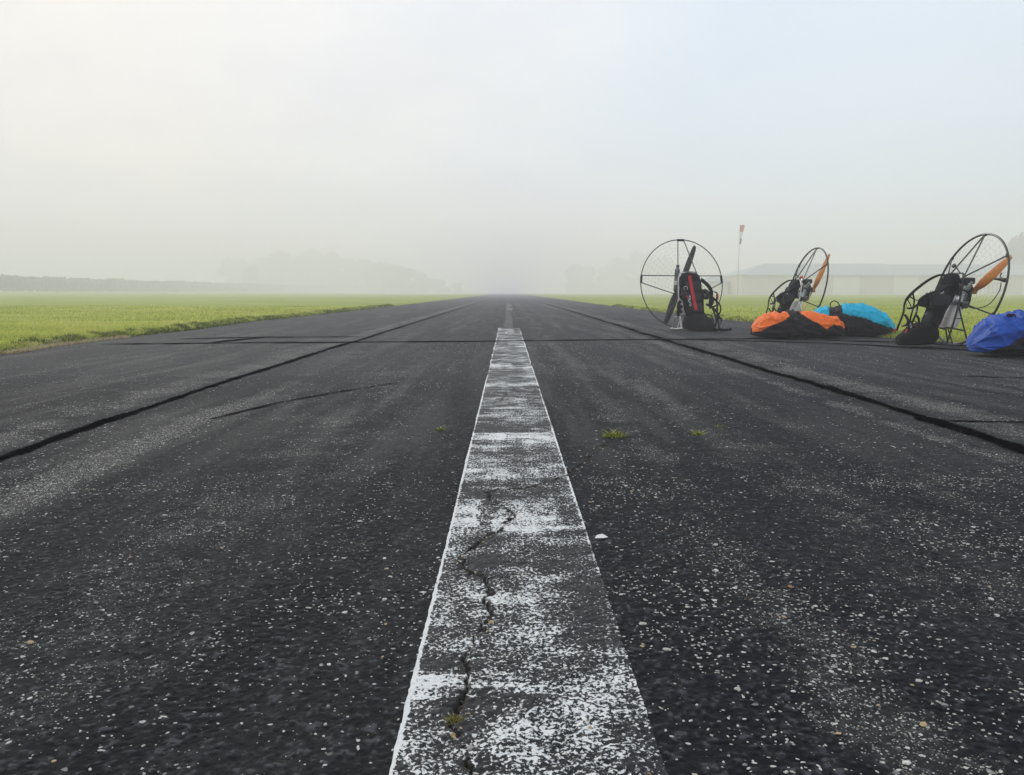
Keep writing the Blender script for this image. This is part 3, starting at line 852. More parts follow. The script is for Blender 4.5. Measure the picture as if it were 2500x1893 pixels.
# dry fringe along the near left edge
n = 9000
y = 6.9 + 3.2 * rng.random(n) ** 1.4; e = edge(y, EL, 3.0); d = -0.10 + 0.24 * rng.random(n)
blades('dry_grass', e - d, y, np.maximum(ground_z(e - d, y, d), -0.003), 0.012 + 0.03 * rng.random(n), 0.008 + 0 * y, M['dead_grass'], 1.2)


def weed(name, x, y, r, h, n, mat, label, cat='weed'):
    a = rng.random(n) * 2 * np.pi; q = r * np.sqrt(rng.random(n)) * 0.7
    px, py = q * np.cos(a), q * np.sin(a) * 0.8
    hh = h * (0.35 + 0.65 * rng.random(n)); w = h * (0.09 + 0.12 * rng.random(n))
    hh = hh * np.clip(1.15 - q / r, 0.25, 1)
    o = blades(name, px, py, np.zeros(n) - 0.002, hh, w, mat, 1.5, kind=None)
    o.location = (x, y, 0.0)
    return tag(o, label, cat)


weed('weed', 0.403, 3.085, 0.065, 0.034, 170, M['weed'], 'largest green weed tuft growing in a crack right of the white stripe')
weed('weed', 0.725, 3.123, 0.03, 0.028, 60, M['weed'], 'small yellow-green weed alone on the asphalt, right of the largest tuft')
weed('weed', 0.862, 3.32, 0.035, 0.016, 34, M['weed'], 'faint flat sprig on the asphalt, farthest weed from the white stripe')
weed('weed', -0.268, 3.224, 0.022, 0.03, 34, M['weed'], 'tiny spiky weed on the dark asphalt left of the white stripe')
weed('moss', -0.069, 1.0, 0.017, 0.009, 300, M['moss'], 'dry olive moss tuft sitting in the jagged crack of the white stripe', 'moss')
mb = MB()
mb.add([(-0.015, -0.008, 0.002), (0.005, -0.01, 0.003), (0.016, 0.0, 0.002), (0.004, 0.009, 0.007), (-0.009, 0.006, 0.005)], [(0, 1, 3, 4), (1, 2, 3)])
o = mb.build('paint_flake', M['white_fabric']); o.location = (0.206, 1.781, 0.001)
tag(o, 'small white flake lying on the asphalt just right of the stripe', 'flake')


# ---------------------------------------------------------------- far trees, crop belt
def crown_mesh(seed, n, w, h, z0, size, tilt=0.0):
    r = np.random.default_rng(seed)
    lobes = []
    for _ in range(16):
        t = r.uniform(.0, .86); sp = 0.36 * math.sqrt(max(0.05, 1 - (abs(t - .35) / .62) ** 2)); a = r.uniform(0, 6.3); q = sp * w * math.sqrt(r.random())
        lobes.append((q * math.cos(a), q * math.sin(a), z0 + h * t, w * r.uniform(.13, .24)))
    C = []
    for k in range(n):
        lx, ly, lz, lr = lobes[r.integers(len(lobes))]
        d = r.normal(size=3); d /= np.linalg.norm(d); q = lr * (0.55 + 0.5 * r.random())
        C.append((lx + d[0] * q, ly + d[1] * q, lz + d[2] * q * 0.85))
    C = np.array(C); C[:, 2] = np.clip(C[:, 2], 0.15, None)
    A = r.normal(size=(n, 3)); A /= np.linalg.norm(A, axis=1)[:, None]
    B = np.cross(A, r.normal(size=(n, 3))); B /= np.linalg.norm(B, axis=1)[:, None]
    s = size * (0.5 + r.random(n))[:, None]
    V = np.stack([C - A * s, C + B * s * .6, C + A * s, C - B * s * .6], 1)
    return V.reshape(-1, 3), np.arange(n * 4).reshape(n, 4)


def make_tree(seed, h, w):
    t = empty('tree', (0, 0, 0))
    mb = MB(); mb.tube([(0, 0, -0.3), (0.1, 0, h * .2), (0.0, 0.1, h * .45), (0.1, 0.1, h * .75)], [h * .028, h * .022, h * .016, h * .006], 8)
    for k in range(6):
        a = k * 1.1 + seed; z = h * (.25 + .07 * k)
        mb.tube([(0, 0, z), (math.cos(a) * w * .15, math.sin(a) * w * .15, z + h * .08), (math.cos(a) * w * .3, math.sin(a) * w * .3, z + h * .14)], [h * .01, h * .007, h * .003], 6)
    mb.build('trunk', M['bark'], t)
    V, F = crown_mesh(seed, 3000, w, h * .93, h * .07, 0.5)
    np_mesh('crown', V, F, M['leaves'], t)
    return t


TREES = [make_tree(11, 10, 10), make_tree(12, 10, 7.5), make_tree(13, 10, 12)]
used = [0, 0, 0]
# x, y, height, width factor, kind
rows = [('tree', 'trees fading into the fog left of the runway', [
    (-112, 345, 13.5, 1.2, 0), (-101, 348, 14.0, 1.1, 2), (-93, 338, 16.0, 1.2, 0), (-85, 345, 16.5, 1.0, 1), (-79, 350, 17.0, 1.1, 2), (-73, 352, 16.8, 1.0, 0),
    (-66, 350, 15.0, 1.0, 1), (-59, 345, 13.2, 1.1, 2), (-52, 330, 12.0, 1.1, 0), (-47, 318, 11.5, 1.1, 2), (-41, 300, 10.0, 1.1, 0), (-36, 290, 9.0, 1.2, 2), (-31, 295, 7.4, 1.3, 0), (-25, 300, 5.2, 1.5, 2), (-19, 320, 4.0, 1.6, 0),
    (-89, 290, 10.4, 0.8, 1)]),
    ('tree', 'trees in the fog right of the runway', [(27, 335, 12.5, .9, 1), (34, 345, 11.0, 1.1, 0), (44, 340, 14.0, 1.0, 2), (53, 330, 16.0, .9, 0), (61, 338, 14.5, 1.1, 2), (70, 345, 13.0, 1.0, 1)])]
ORD = ['first', 'second', 'third', 'fourth', 'fifth', 'sixth', 'seventh', 'eighth', 'ninth', 'tenth', 'eleventh', 'twelfth', 'thirteenth', 'fourteenth']
LAB = {
    'trees fading into the fog left of the runway': ['%s foggy tree from the left in the row beyond the left grass' % q for q in ORD] + ['lowest foggy tree, last of the left row, nearest the runway end', 'darker round-topped tree standing in front of the left foggy row'],
    'trees in the fog right of the runway': ['%s ghostly tree to the right of the runway end, counted from the runway' % q for q in ORD[:6]],
}
for nm, grp, lst in rows:
    for q, (x, y, h, wf, k) in enumerate(lst):
        t = TREES[k] if used[k] == 0 else copy_tree(TREES[k])
        used[k] += 1
        s = h / 10.0
        zg = float(ground_z(np.array([x]), np.array([float(y)]), np.array([abs(x) - 4.6]))[0]) if x < 0 else 0.0
        t.location = (x * 1.65, y * 1.65, zg); t.scale = (s * wf * 1.65, s * wf * 1.65, s * 1.65); t.rotation_euler = (0, 0, random.random() * 6.3)
        tag(t, LAB[grp][q], 'tree', grp)
t = copy_tree(TREES[2]); t.location = (168, 270, 0); t.scale = (1.5, 1.5, 1.85); t.rotation_euler = (0, 0, 2.0)
tag(t, 'tall pale tree behind the hangar roof at the right border', 'tree')
if 'group' in t: del t['group']

# the tall crop beyond the left field, one mass
n = 52000
yy = 95 + 500 * rng.random(n) ** 1.7
dep = rng.random(n) ** 1.5 * 14
xx = -112 - dep + (vnoise(yy, yy * 0, 14.0) - 0.5) * 3
top = 3.3 + (vnoise(xx, yy, 2.0, 3) - .5) * 0.7 + (vnoise(xx, yy, 7.0, 4) - .5) * 0.7
zt = rng.random(n) ** 0.8 * top
zg = ground_z(xx, yy, np.abs(xx) - 4.6)
C = np.stack([xx, yy, zg + zt], 1)
A = rng.normal(size=(n, 3)) * np.array([1, 1, 1.6]); A /= np.linalg.norm(A, axis=1)[:, None]
B = np.cross(A, rng.normal(size=(n, 3))); B /= np.linalg.norm(B, axis=1)[:, None]
s = (0.14 + 0.24 * rng.random(n) + 0.0008 * yy)[:, None]
V = np.stack([C - A * s, C + B * s * .55, C + A * s, C - B * s * .55], 1).reshape(-1, 3)
o = np_mesh('crop_belt', V, np.arange(n * 4).reshape(n, 4), M['belt_leaves'])
tag(o, kind='stuff')


# ---------------------------------------------------------------- hangars
def hangar(x0, x1, y0, y1, eave, ridge, doors, label, rz=0.0, over=0.5):
    h = empty('hangar', (x0, y0, -0.3), rz)
    L, D = x1 - x0, y1 - y0
    mb = MB()
    mb.add([(0, 0, 0), (L, 0, 0), (L, D, 0), (0, D, 0), (0, 0, eave), (L, 0, eave), (L, D, eave), (0, D, eave)], [(0, 1, 5, 4), (2, 3, 7, 6), (3, 0, 4, 7), (1, 2, 6, 5)])
    mb.build('wall', M['clad'], h, smooth=False)
    sl_ = (ridge - eave) / (D / 2); za = eave - sl_ * over; hp = D * .45
    mb = MB()
    mb.add([(-over, -over, za), (L + over, -over, za), (L + over, D + over, za), (-over, D + over, za), (hp, D / 2, ridge), (L - hp, D / 2, ridge)],
           [(0, 1, 5, 4), (2, 3, 4, 5), (3, 0, 4), (1, 2, 5), (3, 2, 1, 0)])
    mb.build('roof', M['roof'], h, smooth=False)
    mb = MB(); mb.box((L / 2, -over - .02, eave - sl_ * over - .16), (L + 2 * over, .12, .22)); mb.build('fascia', M['roof'], h, smooth=False)
    for (a, b, ht, mat) in doors:
        mb = MB(); mb.box(((a + b) / 2, -.05, ht / 2 + .05), (b - a, .1, ht))
        d = mb.build('hangar_door', mat, h, smooth=False)
        k = max(2, int((b - a) / 1.5))
        mr = Each(None, 'door_rib', mat, d)
        for i in range(1, k):
            mr.box((a + (b - a) * i / k, -.12, ht / 2 + .05), (.07, .06, ht - .02))
    return tag(h, label, 'hangar')


K = 1.25                                 # metres per bay unit
DC, CL = M['door_clad'], M['clad']
BAYS = [(2.2, 6.0, 3.5, CL), (8.2, 13.2, 3.7, DC), (16.6, 21.3, 3.6, DC), (22.1, 27.2, 3.5, CL), (27.6, 32.1, 3.7, DC), (32.9, 38.5, 3.1, CL), (39.2, 44.5, 3.6, DC), (45.5, 50.5, 3.6, CL), (51.2, 57.0, 3.6, DC), (58, 63, 3.6, CL), (64, 70, 3.6, DC)]
hangar(52.5, 150, 187, 204, 4.9, 7.4, [(a * K, b * K, h * K, m) for a, b, h, m in BAYS], 'long low tan hangar with a row of pale doors in the fog', R(1.2))
hangar(68, 122, 240, 260, 6.6, 9.5, [(4, 14, 5.6, DC), (20, 30, 5.6, DC), (36, 46, 5.6, DC)], 'taller grey-roofed hangar just showing above the long low one', R(1.0))
sh = hangar(46.5, 51.8, 196, 203, 3.6, 4.6, [(.8, 3.9, 2.9, DC)], 'small pale shed at the left end of the long hangar'); sh['category'] = 'shed'; sh.name = 'shed'

# ---------------------------------------------------------------- windsock
ws = empty('windsock', (33.4, 121, 0))
mb = MB(); mb.tube([(0, 0, 0), (0, 0, 5), (0.02, 0, 10.2)], [0.05, 0.042, 0.03], 8); mb.build('pole', M['pole'], ws)
mb = MB(); mb.tube([(0.36 + 0.32 * math.cos(a), 0.32 * math.sin(a), 10.15 + .03 * math.cos(a)) for a in [2 * math.pi * k / 18 for k in range(18)]], 0.025, 6, closed=True)
mb.tube([(0, 0, 10.15), (0.06, 0, 10.15)], .03, 6); mb.build('swing_frame', M['pole'], ws)


def sock(z0, z1, r0, r1, c0, c1, name, mat):
    rings = []
    for k in range(7):
        t = k / 6; z = z0 + (z1 - z0) * t; r_ = r0 + (r1 - r0) * t; cx_ = c0 + (c1 - c0) * t
        rings.append([(cx_ + r_ * (1 + .12 * math.sin(3 * a + k)) * math.cos(a), r_ * (1 + .12 * math.cos(2 * a + k)) * math.sin(a), z) for a in [2 * math.pi * j / 14 for j in range(14)]])
    mb = MB(); mb.loft(rings); return mb.build(name, mat, ws)


sock(10.15, 9.25, 0.33, 0.22, 0.36, 0.30, 'red_section', M['sock_red'])
sock(9.24, 8.3, 0.21, 0.13, 0.30, 0.22, 'white_section', M['sock_white'])
sock(8.29, 7.45, 0.13, 0.11, 0.22, 0.17, 'tail', M['sock_grey'])
tag(ws, 'limp red and white windsock hanging from a tall thin pole', 'windsock')


# ---------------------------------------------------------------- paramotors
def rotY(l):
    return Matrix.Rotation(l, 4, 'Y')


def superring(cx_, w, t, e=2.6, n=24):
    """closed ring in local (across, through) coordinates"""
    out = []
    for k in range(n):
        a = 2 * math.pi * k / n; c, s = math.cos(a), math.sin(a)
        out.append((abs(c) ** (2 / e) * math.copysign(w, c), abs(s) ** (2 / e) * math.copysign(t, s)))
    return out


def lump(p, amp, k=14.0):
    x, y, z = p
    return amp * (math.sin(k * x + 3 * y + 1.3) * math.sin(k * .8 * z + 2.1 * y) + 0.5 * math.sin(2.3 * k * y + k * x))


def paramotor(loc, rz, label, Rh=0.58, lean=R(14), bs=1.0, reach=1.0, wid=1.0, seat_h=1.0, fx=0.0, ez=0.0, pb=0.0, tube='black_tube', frame='black_tube', prop='prop_wood', prop_ang=R(53), pairs=False, style='arms', extras=()):
    root = empty('paramotor', loc, rz); tag(root, label, 'paramotor')
    X = Matrix.Translation((-fx, 0, 0)) @ Matrix.Scale(bs, 4)
    XR = X @ Matrix.Translation((.12, 0, 0)) @ Matrix.Diagonal((reach, wid, 1, 1)) @ Matrix.Translation((-.12, 0, 0))
    XB = X @ Matrix.Diagonal((1, wid, 1, 1))
    L = rotY(-lean)                      # top leans back
    hc = Vector((0, 0, Rh + 0.014))
    def T(p):                            # tilted frame -> model
        return L @ Vector(p)
    def hoop_pt(a, dx=0.0, rr=None):     # a from straight up towards +y
        q = (rr or Rh)
        return T((dx, q * math.sin(a), hc.z + q * math.cos(a)))
    # safety hoop
    mb = MB(); mb.tube([hoop_pt(2 * math.pi * k / 72) for k in range(72)], 0.0075 if pairs else 0.011, 8, closed=True)
    hoop = mb.build('hoop', M[tube], root)
    # frame: two uprights, cross members and skid
    tl, tr_ = Vector((.10 * bs - fx, .15 * bs, .75 * bs)), Vector((.10 * bs - fx, -.15 * bs, .75 * bs))
    ml, mr = Vector((.13 * bs - fx, .15 * bs, .48 * bs)), Vector((.13 * bs - fx, -.15 * bs, .48 * bs))
    mb = MB(X)
    for s in (1, -1):
        mb.tube(crom([(.25, .15 * s, .02), (.19, .155 * s, .25), (.13, .15 * s, .5), (.10, .14 * s, .74), (.085, .10 * s, .79)], 5), 0.011, 8)
        mb.tube([(.15, .15 * s, .47), (.03, .19 * s, .02)], 0.009, 8)
        mb.tube([(.24, .15 * s, .19), (.20, .19 * s, .02)], 0.008, 8)
        mb.tube([(.20, .15 * s, .2), (.07, .18 * s, .17)], 0.009, 8)
    mb.tube([(.13, -.15, .5), (.13, .15, .5)], .01, 8); mb.tube([(.085, -.1, .79), (.085, .1, .79)], .01, 8); mb.tube([(.21, -.15, .2), (.21, .15, .2)], .01, 8)
    mb.build('frame', M[frame], root)
    mb = MB(X)
    base = [(.33, .12), (.30, .18), (.2, .2), (.02, .2), (-.02, .16), (-.02, -.16), (.02, -.2), (.2, -.2), (.30, -.18), (.33, -.12)]
    mb.tube([(a, b, .016 + (.0 if a < .3 else .01)) for a, b in base], .012, 8, closed=True)
    mb.build('skid', M[frame], root)
    # spokes from the frame to the hoop
    sp = []
    if pairs:
        sp = [(R(-4), tr_), (R(4), tl), (R(79), tl), (R(88), ml), (R(-79), tr_), (R(-88), mr), (R(150), ml), (R(-150), mr)]
    else:
        sp = [(0.0, tl), (0.0, tr_), (R(54), tl), (R(116), ml), (R(-54), tr_), (R(-116), mr)]
    for a, q in sp:
        mb = MB(); mb.tube([hoop_pt(a), q], 0.0075, 6); mb.build('spoke', M[tube], root)
    for a in ((0.0, R(83.5), R(-83.5)) if pairs else (0.0, R(54), R(-54), R(116), R(-116))):
        mb = MB(); w = 0.055 if pairs else 0.02
        q = [hoop_pt(a + s * w / Rh, rr=Rh - 0.006) for s in (-1, -.5, 0, .5, 1)]
        mb.tube(q, 0.018 if pairs else 0.015, 8); mb.build('hoop_joint', M['engine_black'], root)
    # netting, a shallow cone of cord
    mb = MB(); NR = 40
    def net_pt(a, t):
        o_ = hoop_pt(a, rr=Rh - .008); i_ = Vector((.11 * bs - fx, .2 * bs * math.sin(a), .5 * bs + .26 * bs * math.cos(a)))
        return o_.lerp(i_, t)
    for k in range(NR):
        a = 2 * math.pi * k / NR; mb.tube([net_pt(a, 0), net_pt(a, .5), net_pt(a + .04, .93)], 0.0005, 3)
    for t in (.1, .2, .3, .4, .5, .6, .7, .8, .9):
        mb.tube([net_pt(2 * math.pi * k / 40, t + (.02 if k % 2 else -.02)) for k in range(40)], 0.0005, 3, closed=True)
    o = mb.build('safety_net', M['net'], root, smooth=False); o['kind'] = 'stuff'
    # ---- engine, tilted with the hoop about its centre
    E0 = Matrix.Translation(T(hc)) @ L @ Matrix.Translation((-pb, 0, 0))   # propeller space: origin at hoop centre, x forward
    E = E0 @ Matrix.Translation((.085 - .45 * fx, 0, -ez)) @ Matrix.Scale(bs, 4)
    mb = MB(E); mb.lathe([(-.035, .03), (-.03, .06), (-.02, .065), (-.022, .112), (.02, .118), (.055, .10), (.06, .03)], (0.0, 0, -.02), (1, 0, 0), 24)
    eng = mb.build('engine', M['engine_black'], root)
    mb = MB(E); mb.tube([(-.02, .115 * math.sin(a), -.02 + .115 * math.cos(a)) for a in [2 * math.pi * k / 28 for k in range(28)]], .014, 8, closed=True); mb.build('cooling_shroud', M['grey_tube'], eng)
    mb = MB(E)
    for k in range(7):
        mb.box((.07, .115, -.085 + .02 * k), (.075, .06, .007), .002)
    mb.lathe([(0, .024), (.15, .024)], (.07, .115, -.095), (0, 0, 1), 12)
    mb.build('cylinder_fins', M['engine_metal'], eng)
    mb = MB(E); mb.box((.09, 0.02, -.1), (.11, .16, .1), .02); mb.lathe([(0, .04), (.03, .046), (.05, .03)], (.09, .1, -.1), (0, 1, 0), 14); mb.lathe([(0, .03), (.05, .03)], (.03, .06, .06), (1, .4, 0), 12)
    mb.build('crankcase', M['engine_metal'], eng)
    mb = MB(); mb.tube([E @ Vector((.07, .05, .06)), ml + Vector((0, -.06, .08))], .012, 6); mb.tube([E @ Vector((.07, -.05, .06)), mr + Vector((0, .06, .08))], .012, 6)
    mb.tube([E @ Vector((.08, .06, -.1)), ml + Vector((0, -.02, -.02))], .012, 6); mb.tube([E @ Vector((.08, -.06, -.1)), mr + Vector((0, .02, -.02))], .012, 6); o = mb.build('engine_mount', M['engine_black'], root); o['kind'] = 'stuff'
    mb = MB(E); mb.box((.04, .05, .125), (.12, .17, .07), .016, rot=Matrix.Rotation(R(12), 4, 'Y')); mb.build('airbox', M['engine_black'], eng)
    mb = MB(E); mb.lathe([(0, .0), (0, .022), (.06, .022), (.06, .012), (.085, .012)], (.06, .16, .03), (0, .5, 1), 12); mb.build('carburettor', M['engine_metal'], eng)
    mb = Each(E, 'hose', M['webbing'], eng)
    mb.tube(crom([(.10, .12, .02), (.05, .19, -.02), (0, .16, -.1), (.05, .05, -.16)], 6), .008, 6)
    mb.tube(crom([(.10, .05, .1), (.02, .14, .09), (0.02, .17, 0.0)], 6), .005, 6)
    mb.tube(crom([(.1, .1, -.1), (.02, .2, -.1), (.03, .12, -.19)], 6), .006, 6)
    if pairs:
        mb = MB(E); mb.lathe([(0, .022), (.02, .034), (.22, .036), (.225, .033), (.235, .033), (.24, .036), (.32, .036), (.335, .022), (.35, .020), (.37, .006)], (.05, -.165, -.13), (.0, .12, 1), 16)
        m_ = mb.build('muffler', M['muffler'], root)
        mb = Each(E, 'muffler_clamp', M['steel'], m_)
        for d in (.10, .13): mb.lathe([(0, .0375), (.012, .0375)], (.05, -.165 + .012, -.13 + d), (.0, .12, 1), 16)
        mb = MB(E); mb.lathe([(0, .024), (.03, .022), (.04, .006)], (.05, -.165 + .042, .215), (.0, .12, 1), 12); mb.build('muffler_tip', M['engine_black'], m_)
    else:
        mb = MB(E); mb.lathe([(0, .02), (.01, .042), (.17, .045), (.185, .02)], (.03, .18, -.14), (.1, -1, .1), 16); mb.build('muffler', M['muffler'], root)
    # propeller behind the hoop plane
    mb = MB(E0); mb.lathe([(0.10, .03), (0.05, .03), (.045, .042), (-.0, .042), (-.005, .034), (-.036, .034)], (0, 0, 0), (1, 0, 0), 18); mb.build('hub_spacer', M['engine_black'], root)
    mb = MB(E0 @ Matrix.Rotation(-prop_ang, 4, 'X'))
    RP = Rh * 0.965
    for sgn in (1, -1):
        rings = []
        for k in range(15):
            t = k / 14; z = t * RP
            ch = np.interp(t, [0, .08, .2, .38, .6, .85, .95, 1], [.05, .052, .085, .108, .102, .08, .066, .04])
            th = np.interp(t, [0, .1, .3, 1], [.028, .024, .014, .004])
            tw = -R(np.interp(t, [0, .1, .35, 1], [40, 32, 18, 8]))
            ring = []
            for j in range(12):
                a = 2 * math.pi * j / 12
                u = ch / 2 * math.cos(a) + ch * .06 * math.sin(math.pi * t); w = th / 2 * math.sin(a) * (1 if math.sin(a) > 0 else .5)
                ring.append((-.055 + w * math.cos(tw) + u * math.sin(tw), (u * math.cos(tw) - w * math.sin(tw)) * sgn, z * sgn))
            rings.append(ring)
        mb.loft(rings)
    mb.lathe([(-.018, .03), (.018, .03)], (-.055, 0, 0), (1, 0, 0), 16)
    pr = mb.build('propeller', M[prop], root)
    mb = MB(E0); mb.lathe([(-.0, .03), (-.006, .03)], (-.0745, 0, 0), (1, 0, 0), 16)
    for k in range(6):
        a = k * math.pi / 3; mb.lathe([(0, .005), (-.008, .005)], (-.081, .018 * math.cos(a), .018 * math.sin(a)), (1, 0, 0), 6)
    mb.build('hub_plate', M['steel'], pr)
    # fuel tank under the engine
    mb = MB(X)
    rings = []
    for k, (x, z, w, d) in enumerate(((.165, .20, .10, .03), (.16, .205, .125, .05), (.155, .225, .135, .06), (.13, .32, .135, .058), (.10, .42, .13, .05), (.095, .445, .11, .04), (.09, .45, .08, .02))):
        rings.append([(x + q, p, z) for p, q in superring(0, w, d, 4)])
    mb.loft(rings); tk = mb.build('fuel_tank', M['tank'], root)
    mb = MB(X); mb.lathe([(0, .022), (.02, .022), (.025, .015)], (.09, .07, .452), (-.1, 0, 1), 12); mb.build('tank_cap', M['engine_black'], tk)
    mb = Each(X, 'tank_strap', M['webbing'], tk)
    for z in (.30,): mb.tube([(.15 - .25 * (z - .19) + q * 1.04, p * 1.01, z) for p, q in superring(0, .135, .064, 4)], .006, 4, closed=True)
    # ---- harness
    mb = MB(XB); rings = []
    for (x, z, w, t) in ((.385, .165, .10, .03), (.375, .18, .135, .05), (.33, .27, .15, .062), (.275, .40, .165, .066), (.225, .53, .182, .07), (.18, .65, .182, .07), (.155, .73, .16, .062), (.14, .775, .13, .045), (.135, .79, .09, .02)):
        ring = []
        for p, q in superring(0, w, t, 3.0, 28):
            pt = Vector((x + q * .95, p, z + q * .32)); d = lump(pt, .011) + lump(pt * 2.7, .007)
            ring.append(pt + Vector((d, 0, d * .3)))
        rings.append(ring)
    mb.loft(rings); back = mb.build('backrest', M['cordura'], root, angle=60)
    # padding quilted on the front of the back
    mb = Each(XB, 'back_padding', M['cordura_grey'], back)
    for (zc, hw) in ((.29, .10), (.44, .115), (.59, .125)):
        xx_ = np.interp(zc, [.18, .27, .40, .53, .65, .73], [.375, .33, .275, .225, .18, .155]) + .062
        mb.box((xx_, 0, zc + .02), (.03, 2 * hw, .125), .014, rot=Matrix.Rotation(R(-22), 4, 'Y'))
    if 'red_stripe' in extras:
        mb = MB(XB)
        pts = []
        for z in (.74, .66, .56, .45, .35, .27):
            xb = float(np.interp(z, [.18, .27, .40, .53, .65, .73, .775], [.375, .33, .275, .225, .18, .155, .14])) + .092
            pts.append((xb, -.05 + (.74 - z) * .05, z + .01))
        mb.band(crom(pts, 4), .052, .006); mb.build('red_stripe', M['red_fabric'], back)
    mb = Each(XB, 'buckle', M['steel'], back)
    for s in (1, -1):
        p = [(.26, .17 * s, .60), (.275, .17 * s, .56), (.275, .12 * s, .56), (.26, .12 * s, .60)]
        q = [Vector(v) + Vector((.04, 0, 0)) for v in p]
        mb.tube(q, .0045, 6, closed=True)
    # seat, a slumped padded bag resting on the ground
    mb = MB(XR); rings = []
    for (x, z, hgt, w) in ((.33, .115, .03, .09), (.335, .12, .09, .16), (.39, .13, .115, .19), (.48, .128, .122, .205), (.58, .118, .112, .21), (.67, .10, .095, .2), (.74, .082, .076, .18), (.79, .066, .058, .15), (.815, .055, .035, .11), (.82, .052, .012, .05)):
        ring = []
        for p, q in superring(0, w, hgt, 3.4, 28):
            pt = Vector((x + .02 * math.sin(p * 11), p, max((z + q) * seat_h, .006))); d = lump(pt, .017, 13) + lump(pt * 2.3, .009)
            ring.append(pt + Vector((d * .5, 0, d if pt.z > .02 else 0)))
        rings.append(ring)
    mb.loft(rings); seat = mb.build('seat', M['cordura'], root, angle=60)
    mb = Each(XR, 'seat_strap', M['webbing'], seat)
    for xx_, w in ((.42, .2), (.60, .215)):
        mb.band(crom([(xx_, -w, .05), (xx_ + .01, -w * 1.0, .14), (xx_ + .01, -w * .7, .235 - (xx_ - .42) * .1), (xx_ + .01, 0, .255 - (xx_ - .42) * .14), (xx_ + .01, w * .7, .235 - (xx_ - .42) * .1), (xx_, w * 1.0, .14), (xx_, w, .05)], 4), .03, .005, side=(1, 0, 0))
    # side pads
    for s in (1, -1):
        mb = MB(XR); rings = []
        for (x, z, hw, tt) in ((.25, .50, .05, .018), (.32, .50, .075, .024), (.40, .49, .07, .022), (.46, .475, .045, .014), (.48, .47, .015, .006)):
            rings.append([(x, (.185 + .02 * (x - .25)) * s + q, z + p) for p, q in superring(0, hw, tt, 2.6, 16)])
        mb.loft(rings); mb.build('side_pad', M['cordura_grey'], root, angle=60)
    # shoulder straps, risers, leg loops
    if style == 'arms':
        for s in (1, -1):
            y = .17 * s
            mb = MB(XR); mb.band(crom([(.12, y * .8, .765), (.22, y, .775), (.34, y * 1.05, .73), (.47, y * 1.1, .65), (.58, y * 1.12, .565), (.64, y * 1.1, .50)] if s < 0 else [(.22, y * .95, .66), (.30, y * 1.05, .64), (.37, y * 1.1, .60), (.47, y * 1.12, .585), (.58, y * 1.12, .545), (.64, y * 1.1, .50)], 6), .05, .02); mb.build('shoulder_strap', M['cordura'], root)
            mb = Each(XR, 'riser_strap', M['webbing'], root)
            mb.band(crom([(.64, y * 1.1, .51), (.665, y * 1.08, .44), (.67, y * 1.05, .37), (.71, y, .27), (.765, y * .9, .16)], 6), .026, .004, side=(1, 0, .3))
            mb.band(crom([(.56, y * 1.1, .58), (.53, y * 1.15, .49), (.545, y * 1.1, .40), (.575, y, .31), (.60, y * .9, .22)], 6), .026, .004, side=(1, .3, 0))
            mb.band(crom([(.46, y * 1.1, .49), (.54, y * 1.15, .51), (.60, y * 1.1, .545)], 5), .035, .006)
            mb.band(crom([(.62, y * 1.12, .50), (.575, y * 1.2, .45), (.56, y * 1.1, .42), (.48, y * 1.1, .45)], 5), .025, .004)
            mb.band(crom([(.66, y * 1.0, .34), (.62, y * .9, .28), (.64, y * .8, .23), (.70, y * .7, .21)], 5), .05, .012)
            mb.band(crom([(.40, y * 1.15, .20), (.46, y * 1.25, .24), (.52, y * 1.2, .27), (.58, y * 1.05, .25)], 5), .03, .005)
            mb = Each(XR, 'carabiner', M['steel'], root)
            for (px, pz) in ((.672, .395), (.556, .37), (.735, .225)):
                mb.tube([(px + .011 * math.cos(a), y * 1.06, pz + .022 * math.sin(a)) for a in [2 * math.pi * k / 12 for k in range(12)]], .0035, 6, closed=True)
            mb = Each(XR, 'strap_handle', M['red_plastic'], root); mb.tube([(.765, y * .92, .185), (.79, y * .9, .15)], .011, 8); mb.tube([(.62, y * .8, .24), (.64, y * .78, .21)], .010, 8)
        mb = MB(XR); mb.band(crom([(.64, .18, .47), (.67, .08, .42), (.67, -.08, .41), (.64, -.18, .46)], 6), .022, .004, side=(.3, 0, 1)); mb.build('chest_strap', M['webbing'], root)
    else:
        # straps slipped off and hanging down both sides
        mb = MB(XR); mb.band(crom([(.24, .16, .70), (.34, .24, .61), (.40, .27, .52), (.37, .27, .43), (.40, .25, .36)], 6), .05, .018, side=(1, .6, 0)); mb.build('shoulder_strap', M['cordura'], root)
        mb = MB(XR); mb.band(crom([(.22, -.16, .70), (.32, -.22, .62), (.36, -.24, .52), (.35, -.22, .44), (.42, -.16, .40)], 6), .05, .018, side=(1, -.6, 0)); mb.build('shoulder_strap', M['cordura'], root)
        mb = Each(XR, 'riser_strap', M['webbing'], root)
        mb.band(crom([(.33, .2, .48), (.42, .27, .53), (.50, .31, .51), (.52, .32, .44), (.47, .31, .42), (.43, .27, .46)], 6), .024, .005, side=(.4, 1, 0))
        mb.band(crom([(.50, .31, .50), (.53, .30, .40), (.55, .30, .32), (.56, .30, .22), (.58, .31, .12), (.60, .32, .03)], 6), .026, .005, side=(.5, 1, 0))
        mb.band(crom([(.42, .25, .36), (.46, .27, .30), (.52, .28, .22), (.56, .29, .14), (.58, .26, .05)], 6), .028, .006, side=(.5, 1, 0))
        mb.band(crom([(.40, .24, .30), (.45, .30, .33), (.53, .32, .34), (.55, .30, .30)], 6), .022, .005, side=(0, .4, 1))
        mb.band(crom([(.58, .30, .19), (.62, .33, .16), (.63, .34, .12), (.61, .33, .09)], 6), .024, .005, side=(0, .4, 1))
